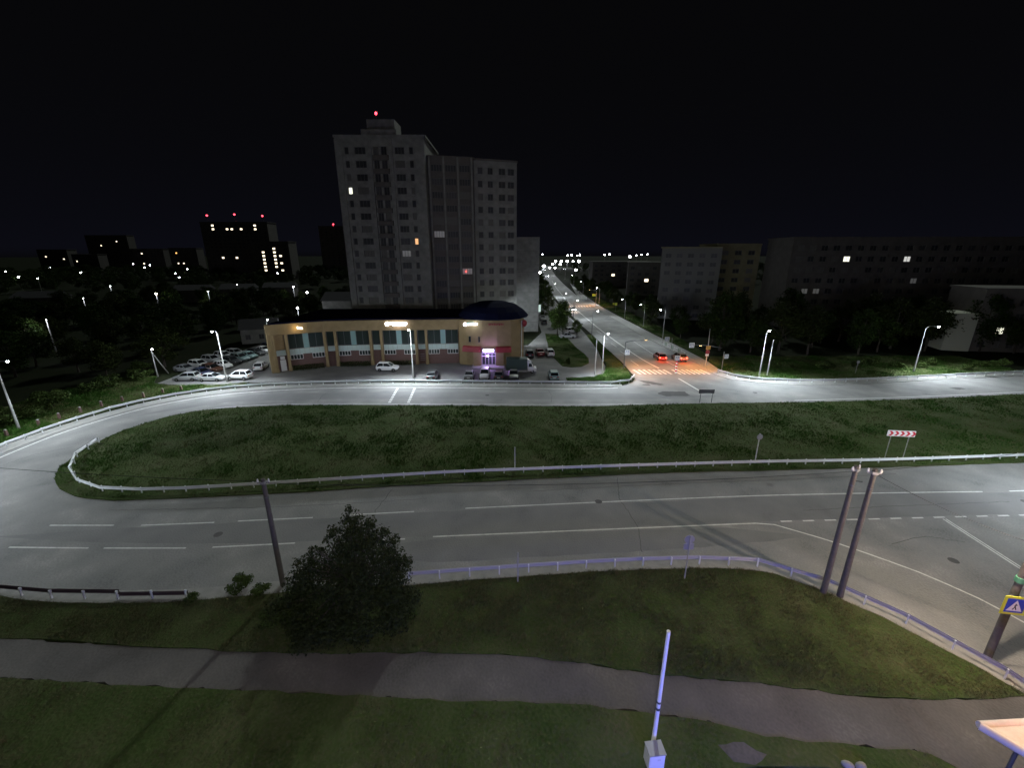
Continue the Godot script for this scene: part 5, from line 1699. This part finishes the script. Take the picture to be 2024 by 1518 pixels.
func build_plants() -> void:
	# the big near tree, many stems from one foot
	var clumps := []
	for q in [[-9.7, 6.5, 0.0, 0.75], [-9.2, 5.6, 0.1, 1.15], [-8.6, 4.9, -0.2, 1.15], [-10.0, 4.7, 0.2, 1.15], [-7.7, 4.0, 0.1, 1.1], [-10.6, 3.7, -0.2, 1.2], [-9.2, 3.6, 0.5, 1.5], [-12.0, 3.3, 0.1, 0.95], [-12.8, 2.9, 0.3, 0.75], [-7.3, 2.9, 0.0, 1.15], [-11.4, 2.3, 0.3, 1.3], [-9.6, 2.2, 0.8, 1.7], [-8.0, 1.8, 0.4, 1.4], [-12.6, 1.6, 0.5, 1.0], [-10.6, 1.1, 0.9, 1.3], [-9.72, 7.35, 0.0, 0.3], [-8.5, 6.5, 0.1, 0.42], [-7.7, 5.9, 0.2, 0.4], [-7.15, 5.2, 0.0, 0.42], [-12.4, 4.2, 0.2, 0.4], [-12.1, 4.75, 0.2, 0.28], [-13.2, 3.6, 0.1, 0.42], [-10.7, 5.9, 0.1, 0.45], [-6.5, 3.7, 0.1, 0.5], [-13.6, 1.1, 0.9, 1.1], [-14.6, 0.8, 0.9, 0.8], [-12.4, 0.9, 1.9, 1.2], [-10.8, 0.9, 2.4, 1.3], [-9.0, 0.9, 2.3, 1.3], [-7.2, 0.9, 1.6, 1.2], [-13.3, 2.4, 0.3, 0.9], [-7.4, 2.0, 0.8, 1.3], [-11.9, 0.7, 3.1, 0.8], [-6.4, 1.4, 0.6, 0.9]]:
		clumps.append([Vector3(q[0] + 9.8, q[1], q[2]), q[3]])
	for k in 16:
		var a := rng.randf_range(0.15, PI - 0.15)
		clumps.append([Vector3(0.1 + cos(a) * rng.randf_range(3.0, 3.5), 2.2 + sin(a) * rng.randf_range(3.2, 4.4), rng.randf_range(-0.8, 0.8)) * Vector3(1.0, 1.0 - 0.16 * absf(cos(a)), 1.0), rng.randf_range(0.22, 0.4)])
	var t := thing("near_tree", "large dark bushy tree at near kerb before the road", "tree", Vector3(-9.8, 0.05, -22.0))
	part("trunk", limbs(Vector3.ZERO, clumps, 0.16), M.bark, t)
	part("crown", crown(clumps, 0.1, 600.0, Color(0.028, 0.037, 0.016)), M.leaf, t)
	for q in [[-18.6, -23.6, 0.9], [-17.0, -23.3, 0.7], [-14.2, -23.0, 1.1], [-13.6, -21.4, 1.3], [-21.2, -22.8, 0.55], [-12.0, -20.6, 1.2], [-7.0, -21.2, 1.1], [-15.0, -20.8, 0.8]]:
		bush(q[0], q[1], Vector3(1.5, 1.1, 1.5) * q[2], "low weedy shrub at foot of the big near tree", "shrubs round the near tree")
	# avenue trees
	tree(0, 12.6, -116.5, 1.1, "tall lit green tree left of the avenue", "avenue trees", 0.9)
	tree(3, 14.4, -119.5, 1.0, "second lit green tree close behind tall avenue tree", "avenue trees", 0.9)
	tree(1, 18.2, -118.0, 0.52, "small round dark tree at left kerb of avenue", "avenue trees", 1.1)
	bush(11.6, -84.8, Vector3(0.9, 1.6, 0.9), "small conical shrub on tip of grass strip", "shrubs on the forecourt")
	for k in 5:
		tree(k, 11.5 + rng.randf_range(-1.5, 3.0), -132.0 - 17.0 * k, rng.randf_range(0.6, 0.85), NTH[k] + " street tree between nine-storey block and avenue", "trees beside the nine-storey block")
	for q in [[17.5, -205.0, 0.9], [18.0, -236.0, 1.0], [18.5, -262.0, 1.0], [20.0, -300.0, 1.1], [37.6, -214.0, 0.8], [38.4, -246.0, 0.9], [40.5, -270.0, 0.9], [43.0, -305.0, 1.0]]:
		tree(int(-q[1]), q[0], q[1], q[2], ("left" if q[0] < 30 else "right") + " kerb tree far down avenue, " + ("nearer" if q[1] > -225 else "second" if q[1] > -250 else "third" if q[1] > -280 else "farthest") + " of its four", "lit trees far down the avenue")
	# right of the avenue
	for k in 16:
		tree(k, 44.0 + rng.randf_range(-0.8, 5.0), -112.0 - 11.5 * k, rng.randf_range(0.75, 1.15), NTH[k] + " dark tree from the crossing along avenue's right side", "trees right of the avenue", 1.0, M.leaf_shaded)
	for k in 30:
		tree(k + 2, (46.0 + 3.0 * k) * (1.0 if k % 2 else 1.12), -94.0 - rng.randf_range(0, 8) - (0.0 if k % 2 else 12.0), rng.randf_range(1.0, 1.45), NTH[k] + " dark tree from the avenue before the right apartment blocks", "trees before the right blocks", 1.1, M.leaf_shaded)
	for k in 12:
		bush(52.0 + 4.2 * k + rng.randf_range(-1, 1), -80.5 - rng.randf_range(0, 4), Vector3(2.2, 1.7, 2.2) * rng.randf_range(0.7, 1.2), NTH[k] + " low bush from the left behind the right roadside barrier", "bushes behind the right barrier")
	# the wood on the left
	var n := 0
	while n < 150:
		var x := rng.randf_range(-175.0, -64.0)
		var z := rng.randf_range(-215.0, -40.0)
		if x > -70.0 and z < -66.0 and z > -125.0:
			continue
		if x > -66.0 and z > -60.0:
			continue
		tree(n, x, z, rng.randf_range(0.65, 1.0), "dark tree in the unlit wood on the left", "trees of the left wood", 1.5, M.leaf_shaded)
		n += 1
	for k in 14:
		bush(-66.0 - rng.randf_range(0, 7), -50.0 - 2.4 * k, Vector3(2.4, 2.0, 2.4) * rng.randf_range(0.7, 1.3), NTH[k] + " dark shrub from the front along wood edge outside bend", "shrubs at the wood edge")
	for k in 12:
		tree(k, -92.0 + 4.0 * k, -135.0 - rng.randf_range(0, 60), rng.randf_range(0.7, 1.0), NTH[k] + " dark tree from the left behind shop and left of towers", "trees behind the shop")
	# a far wood that reads as one mass
	var mm := MultiMesh.new()
	mm.transform_format = MultiMesh.TRANSFORM_3D
	mm.mesh = tree_kinds()[1][0]
	mm.instance_count = 420
	for i in 420:
		var left := i < 300
		var p := Vector3(rng.randf_range(-520, -120), 0, rng.randf_range(-520, -225)) if left else Vector3(rng.randf_range(70, 380), 0, rng.randf_range(-620, -300))
		var s := rng.randf_range(0.8, 1.3)
		mm.set_instance_transform(i, Transform3D(Basis(Vector3.UP, rng.randf() * TAU).scaled(Vector3(s * 1.3, s, s * 1.3)), p))
	var o := MultiMeshInstance3D.new()
	o.name = "far_wood"
	o.multimesh = mm
	o.material_override = M.leaf
	add_child(o)
	o.set_meta("kind", "stuff")
	tag(o, "far dark wood between the town's houses", "wood")

func build_lawns() -> void:
	lawn("grass_island", joined(rough_line(ISLAND_BACK, 1.5, 0.07), rough_line(ISLAND_FRONT, 1.5, 0.05)), 0.1, 74000, "mown grass over the long road island", 0.2)
	var e := rough_line(LAWN_EDGE, 1.0, 0.05)
	var p := rough_line(PATH_TOP, 0.9, 0.08)
	lawn("near_lawn", joined(e, p) + V2([-45.0, -24.2]), 0.06, 46000, "patchy grass on lawn between near kerb and footpath", 0.13, PackedVector2Array(), 0.62)
	var q := rough_line(PATH_LOW, 0.9, 0.08)
	lawn("foreground_lawn", joined(q, V2([18.8, -12.3, 17.0, -12.6, 14.0, -13.1, 11.0, -13.15, 8.0, -12.8, 7.8, -5.0, -45.0, -5.0])), 0.06, 42000, "worn grass of the foreground lawn below footpath", 0.09, V2([9.5, -14.1, 10.9, -14.2, 11.7, -13.6, 11.2, -13.1, 9.9, -13.2]), 0.72)
	lawn("forecourt_lawn", V2([9.4, -119.0, 14.5, -119.0, 15.6, -100.0, 16.4, -94.4, 16.6, -90.0, 16.0, -86.0, 14.1, -83.2, 12.0, -82.6, 10.2, -83.6, 9.0, -92.0, 8.8, -100.0]), 0.12, 14000, "short green grass strip between forecourt lanes", 0.12)
	lawn("avenue_verge", V2([20.9, -118.0, 22.2, -118.0, 22.4, -100.0, 22.7, -88.0, 22.4, -78.5, 21.4, -73.2, 19.6, -71.6, 17.5, -72.6, 9.9, -73.4, 9.9, -74.6, 15.0, -75.4, 17.6, -78.0, 19.4, -85.0, 20.2, -96.0]), 0.12, 12000, "yellowish grass verge left of the avenue mouth", 0.18)
	lawn("left_verge", V2([-60.8, -42.0, -61.2, -49.0, -60.0, -55.8, -57.0, -62.6, -51.4, -67.6, -46.8, -69.8, -46.8, -72.0, -50.0, -70.6, -58.0, -70.2, -63.0, -71.4, -66.0, -76.0, -74.0, -74.0, -76.0, -55.0, -68.0, -42.0]), 0.05, 20000, "rough tall grass outside the left road bend", 0.3)
	lawn("right_verge", V2([40.6, -79.4, 41.4, -76.4, 44.4, -74.3, 51.7, -73.4, 61.4, -74.0, 72.0, -75.6, 99.0, -79.6, 99.0, -92.0, 44.0, -92.0, 41.8, -88.0]), 0.06, 20000, "rough grass behind the right roadside barrier", 0.25)
	lawn("avenue_verge", V2([41.6, -88.5, 44.0, -92.5, 46.0, -130.0, 44.0, -230.0, 40.0, -231.0, 38.9, -186.0, 39.5, -155.0, 40.5, -120.0, 41.5, -100.0]), 0.06, 12000, "grass strip along the avenue's right pavement", 0.22)

func build_barriers() -> void:
	guardrail(V2([-50.0, -47.0, -49.0, -43.4, -47.3, -40.9, -44.8, -38.5, -41.2, -36.3, -37.8, -35.6, -33.8, -35.6, -27.8, -36.2, -23.2, -36.8, -15.8, -37.8, -7.0, -38.9, 0.3, -39.5, 12.8, -40.4, 26.7, -41.2, 40.4, -41.7, 56.5, -42.8, 99.0, -46.2]), "long pale steel barrier along front of the grass island", M.steel, M.steel, -1.0)
	guardrail(V2([-59.4, -42.0, -59.8, -48.3, -59.5, -52.2, -58.6, -57.0, -55.8, -61.9, -50.8, -66.3, -44.0, -69.1, -32.0, -70.9, -19.0, -71.4, -1.0, -71.1, 12.2, -70.6, 18.6, -70.6, 21.2, -72.2, 22.6, -75.4]), "curved steel barrier outside the left bend and before shop", M.steel, M.steel, -1.0)
	guardrail(V2([39.4, -78.6, 40.4, -75.4, 44.0, -73.0, 52.6, -71.9, 62.0, -72.6, 72.4, -74.1, 83.4, -75.8, 99.0, -77.9]), "far steel barrier right of the avenue junction", M.steel, M.steel, -1.0)
	guardrail(V2([-7.2, -24.5, -0.4, -25.2, 9.0, -26.0, 16.4, -26.2, 18.8, -25.8, 21.4, -24.1, 23.8, -21.7, 25.3, -19.8, 26.4, -17.9, 27.3, -15.4, 28.0, -9.0]), "near bluish steel barrier curving round the lawn", M.steel, M.steel_blue, 1.0)
	guardrail(V2([-52.0, -28.4, -46.0, -25.9, -41.0, -24.6, -35.2, -23.4, -31.6, -22.95, -25.8, -22.85, -21.6, -22.95]), "dark reddish steel barrier at lower left kerb", M.steel, M.steel_rust, 1.0, true)

func build_town() -> void:
	var o := far_block("far_tower", "wide far tower with three red roof beacons on left skyline", -289.0, -420.0, -227.0, -420.0, 16.0, 49.0, 15, 14, {[13, 2]: M.win_far, [14, 2]: M.win_far, [13, 5]: M.win_far, [13, 6]: M.win_far, [13, 8]: M.win_far, [14, 11]: M.win_far, [13, 11]: M.win_far, [5, 6]: M.win_far, [5, 3]: M.win_far}, M.panel_dark)
	for q in [[4.1, 54.9], [29.9, 55.8], [55.8, 54.6]]:
		var m := MB.new()
		m.tube([Vector3(q[0], 49.0, -6), Vector3(q[0], q[1], -6)], [0.15, 0.1], 6)
		part("mast", m, M.steel_dark, o)
		m = MB.new()
		m.blob(Vector3(q[0], q[1] + 0.5, -6), Vector3(0.85, 0.8, 0.85))
		part("beacon_lamp", m, M.beacon, o)
	var lit := {}
	for i in 6:
		lit[[i + 2, 0]] = M.win_far
		lit[[i + 3, 2]] = M.win_far
		if i % 2 == 0:
			lit[[i + 2, 3]] = M.win_far
	far_block("far_tower", "far dark block with columns of lit stairwell windows", -215.0, -380.0, -190.0, -380.0, 14.0, 31.0, 10, 5, lit, M.panel_dark)
	o = far_block("far_tower", "far dark block with red beacon just left of tall tower", -214.0, -500.0, -180.0, -500.0, 14.0, 50.0, 16, 6, {}, M.panel_dark)
	var mb := MB.new()
	mb.blob(Vector3(15.0, 52.5, -5), Vector3(0.9, 0.8, 0.8))
	mb.tube([Vector3(15.0, 50.0, -5), Vector3(15.0, 52.0, -5)], [0.12, 0.1], 6)
	part("beacon_lamp", mb, M.beacon, o)
	for q in [[-640.0, -600.0, -600.0, 26.0, {[5, 2]: M.win_far, [4, 8]: M.win_far}, "farthest left dark block with two lit windows"], [-595.0, -600.0, -560.0, 20.0, {[3, 1]: M.win_far}, "far left dark block with one lit window"], [-515.0, -600.0, -470.0, 27.0, {[6, 3]: M.win_far, [2, 3]: M.win_far}, "far dark block with a yellow lit window"], [-462.0, -600.0, -425.0, 28.0, {[6, 2]: M.win_warm2, [2, 2]: M.win_far, [2, 4]: M.win_far}, "far dark block with orange and white lit windows"], [-400.0, -600.0, -360.0, 20.0, {[2, 3]: M.win_far, [2, 4]: M.win_far}, "far dark block with a lit window pair"], [-665.0, -700.0, -600.0, 48.0, {[10, 3]: M.win_far, [12, 7]: M.win_far}, "high far dark block with two single lights"]]:
		far_block("far_block", q[5], q[0], q[1], q[2], q[1], 14.0, q[3], int(q[3] / 3.2), 10, q[4], M.panel_dark)
	small_house("pale low house behind shop left of tall tower", -49.8, -126.0, 8.0, 8.0, 9.0, 0.0, M.panel)
	small_house("white garage behind car park beside slim lamp", -65.5, -110.0, 8.0, 7.0, 3.6, 0.4, M.panel)
	for q in [[-150.0, -205.0, "low pale house in the wood under small lamp"], [-133.0, -212.0, "second low pale house in the wood"], [-185.0, -170.0, "low house at left of the wood lamps"], [-118.0, -222.0, "low house behind the three shop lamps"]]:
		small_house(q[2], q[0], q[1], 14.0, 9.0, 5.5, 0.2, M.panel_dark)
	# right
	far_block("apartment_block", "grey balconied block end facing the avenue on right", 50.5, -150.0, 67.5, -143.0, 12.0, 23.5, 8, 5, {}, M.panel_mid, M.panel_warm)
	far_block("apartment_block", "yellowish blank-ended block right of grey balconied block", 67.8, -147.0, 82.0, -147.0, 14.0, 24.5, 8, 3, {}, M.panel_warm)
	var l2 := {[6, 4]: M.win_white, [6, 9]: M.win_dim2, [4, 10]: M.win_dim, [3, 1]: M.win_dim, [3, 2]: M.win_dim}
	far_block("apartment_block", "long dark block with few lit windows on right skyline", 82.5, -131.0, 152.0, -128.0, 14.0, 26.0, 8, 20, l2, M.panel_dark)
	far_block("apartment_block", "dark low block at right edge with one lit window", 107.0, -97.5, 128.0, -94.0, 10.0, 14.0, 4, 7, {[1, 1]: M.win_white}, M.panel_dark)
	far_block("house", "pale windowless wall of small house near rightmost lamp", 101.5, -98.5, 106.5, -97.2, 6.0, 8.3, 1, 0, {}, M.panel_pale)
	far_block("far_block", "dim far block right of the avenue's end", 55.0, -300.0, 95.0, -300.0, 14.0, 16.0, 5, 10, {[2, 3]: M.win_far, [1, 6]: M.win_far}, M.panel_dark)
	far_block("far_block", "dim block behind avenue trees on right", 62.0, -235.0, 92.0, -228.0, 14.0, 17.0, 5, 8, {[2, 2]: M.win_far}, M.panel_dark)

# the house the picture is taken from, and what hangs on it below the view
func build_own_house() -> void:
	var o := thing("own_apartment_house", "apartment house wall behind the viewpoint with balcony", "apartment building", Vector3(0, 0, 1.2))
	var op := []
	for i in 8:
		for k in 10:
			op.append([2.0 + 4.6 * k, 4.6 + 2.8 * i, 1.6, 1.5, 1, null])
	facade(o, face_at(28.0, 0.0, -20.0, 0.0) * Transform3D(Basis.IDENTITY, Vector3.ZERO), 48.0, 28.0, op, M.panel, 0.2)
	var m := MB.new()
	m.box(Vector3(4, 14, 6.2), Vector3(47.9, 28.0, 11.8))
	part("core", m, M.panel, o)
	# bluish shop sign on the ground floor, facing the lawn
	var s := thing("shop_sign", "long bluish glowing sign on viewpoint house below the view", "shop sign", Vector3(9.0, 3.9, 0.7), PI, "lit shop signs")
	glow_bar(s, "sign_box", Vector3.ZERO, Vector3(9.0, 0.8, 0.2), M.sign_blue)
	var a := AreaLight3D.new()
	a.name = "sign_light"
	a.area_size = Vector2(9.0, 0.8)
	a.light_color = Color(0.4, 0.46, 1.0)
	a.light_energy = E_SIGN
	a.area_range = 90.0
	a.shadow_enabled = true
	a.position = Vector3(0, 0, 0.16)
	a.rotation.y = PI
	s.add_child(a)
	# added fill light for the foreground, floodlight-shaped, unseen above the view
	var fl := thing("added_fill_light", "added unseen fill light on viewpoint house above the view", "lamp", Vector3(0.6, 26.2, 1.0))
	m = MB.new()
	m.box(Vector3(0, 0, -0.35), Vector3(0.5, 0.3, 0.16), Basis(Vector3.RIGHT, 0.6))
	m.tube([Vector3(0, 0.05, 0.2), Vector3(0, 0.02, -0.3)], [0.04, 0.04], 6)
	part("housing", m, M.steel_dark, fl)
	m = MB.new()
	m.box(Vector3(0, -0.09, -0.44), Vector3(0.42, 0.03, 0.2), Basis(Vector3.RIGHT, -0.97))
	part("lamp_panel", m, M.lamp_far, fl)
	lamp_light(fl, Vector3(0, -0.2, -0.62), E_FILL, Color(1.0, 0.95, 0.9), 0.3)
	# entrance canopy at lower right with its warm lamp
	var c := thing("entrance_canopy", "warm lit pale canopy roof cut by lower right corner", "canopy", Vector3(23.2, 0, -9.8))
	m = MB.new()
	m.hull8([Vector3(-3.7, 3.1, -2.9), Vector3(5.0, 3.1, -3.2), Vector3(5.0, 3.1, 4.0), Vector3(1.2, 3.1, 4.0), Vector3(-3.7, 3.22, -2.9), Vector3(5.0, 3.45, -3.2), Vector3(5.0, 3.5, 4.0), Vector3(1.2, 3.5, 4.0)])
	part("roof", m, M.canopy, c)
	m = MB.new()
	m.tube([Vector3(-3.7, 3.14, -2.95), Vector3(5.0, 3.3, -3.25)], [0.17, 0.17], 10)
	m.tube([Vector3(-3.7, 3.14, -2.95), Vector3(1.2, 3.2, 4.1)], [0.17, 0.17], 10)
	part("edge_roll", m, M.canopy, c)
	for q in [[-2.9, -2.2], [4.6, -2.8], [1.3, 3.4]]:
		m = MB.new()
		m.tube([Vector3(q[0], 0, q[1]), Vector3(q[0], 3.1, q[1])], [0.07, 0.07], 10)
		part("post", m, M.steel_dark, c)
	var w := thing("wall_lamp", "warm lamp on short mast above entrance canopy", "lamp", Vector3(22.9, 0, -10.6))
	m = MB.new()
	m.tube([Vector3(0, -0.05, 0), Vector3(0, 5.4, 0)], [0.07, 0.05], 8)
	part("pole", m, M.pole, w)
	m = MB.new()
	m.blob(Vector3(0, 5.55, 0), Vector3(0.2, 0.22, 0.2), Basis.IDENTITY, 10)
	part("lamp_globe", m, M.lamp_amber, w)
	lamp_light(w, Vector3(0, 5.55, 0), E_DOOR, Color(1.0, 0.66, 0.42), 0.15)

const E_SIGN := 155.0
const E_FILL := 115.0
const E_DOOR := 10.0

func _ready() -> void:
	rng.seed = 20240611
	var cam := Camera3D.new()
	cam.name = "camera"
	cam.fov = 84.2
	cam.near = 0.1
	cam.far = 5000.0
	cam.position = Vector3(0, 22, 0)
	cam.rotation.x = -atan(259.0 / 840.0)
	add_child(cam)
	cam.current = true
	var sky_mat := ProceduralSkyMaterial.new()
	sky_mat.sky_top_color = srgb(0.0011, 0.0011, 0.0013)
	sky_mat.sky_horizon_color = srgb(0.0018, 0.0019, 0.0034)
	sky_mat.sky_curve = 0.09
	sky_mat.ground_bottom_color = srgb(0.0005, 0.0005, 0.0005)
	sky_mat.ground_horizon_color = srgb(0.0014, 0.0014, 0.0018)
	sky_mat.sun_angle_max = 1.0
	var sky := Sky.new()
	sky.sky_material = sky_mat
	var env := Environment.new()
	env.background_mode = Environment.BG_SKY
	env.sky = sky
	env.tonemap_mode = Environment.TONE_MAPPER_LINEAR
	env.tonemap_exposure = 1.8
	env.sdfgi_enabled = true
	env.ssao_enabled = true
	env.ssil_enabled = true
	var we := WorldEnvironment.new()
	we.name = "world_environment"
	we.environment = env
	add_child(we)

	var fill_moon := DirectionalLight3D.new()  # added as even fill from behind the scene; no moon is seen
	fill_moon.name = "fill_moon"
	fill_moon.light_color = Color(0.96, 1.0, 0.97)
	fill_moon.light_energy = 0.16
	fill_moon.light_angular_distance = 1.5
	fill_moon.shadow_enabled = true
	add_child(fill_moon)
	fill_moon.look_at_from_position(Vector3.ZERO, Vector3(-0.16, -0.6, 0.8), Vector3.UP)

	make_materials()
	M.sign_pale = glow(0.75, 1.0, 0.9, 0.35)
	M.sign_grey = flat(0.3, 0.33, 0.4, 0.5)
	M.sign_blue = glow(0.4, 0.45, 1.0, 3.0)
	M.chevron_white = flat(0.8, 0.8, 0.8, 0.5)
	M.chevron_red = flat(0.6, 0.03, 0.05, 0.5)
	M.lamp_amber = glow(1.0, 0.83, 0.55, 26.0)
	M.win_warm2 = glow(1.0, 0.5, 0.15, 1.6)
	M.win_dim2 = glow(0.9, 0.9, 0.85, 0.35)
	M.panel_mid = flat(0.15, 0.15, 0.143, 0.95)
	M.panel_pale = flat(0.5, 0.52, 0.42, 0.9)
	M.steel_blue = flat(0.3, 0.31, 0.36, 0.5, 0.1)
	M.steel_rust = flat(0.07, 0.05, 0.055, 0.6, 0.2)
	M.canopy = grained([[0.4, 0.36, 0.34], [0.5, 0.46, 0.44], [0.58, 0.55, 0.52]], 6.0, 113, 0.015, 0.1, 0.6, 0.5)
	build_ground()
	print("ground")
	build_lamps()
	build_own_house()
	build_shop()
	build_towers()
	build_town()
	print("buildings")
	build_barriers()
	build_lawns()
	print("lawns")
	build_plants()
	print("plants")
	build_vehicles()
	build_signs()
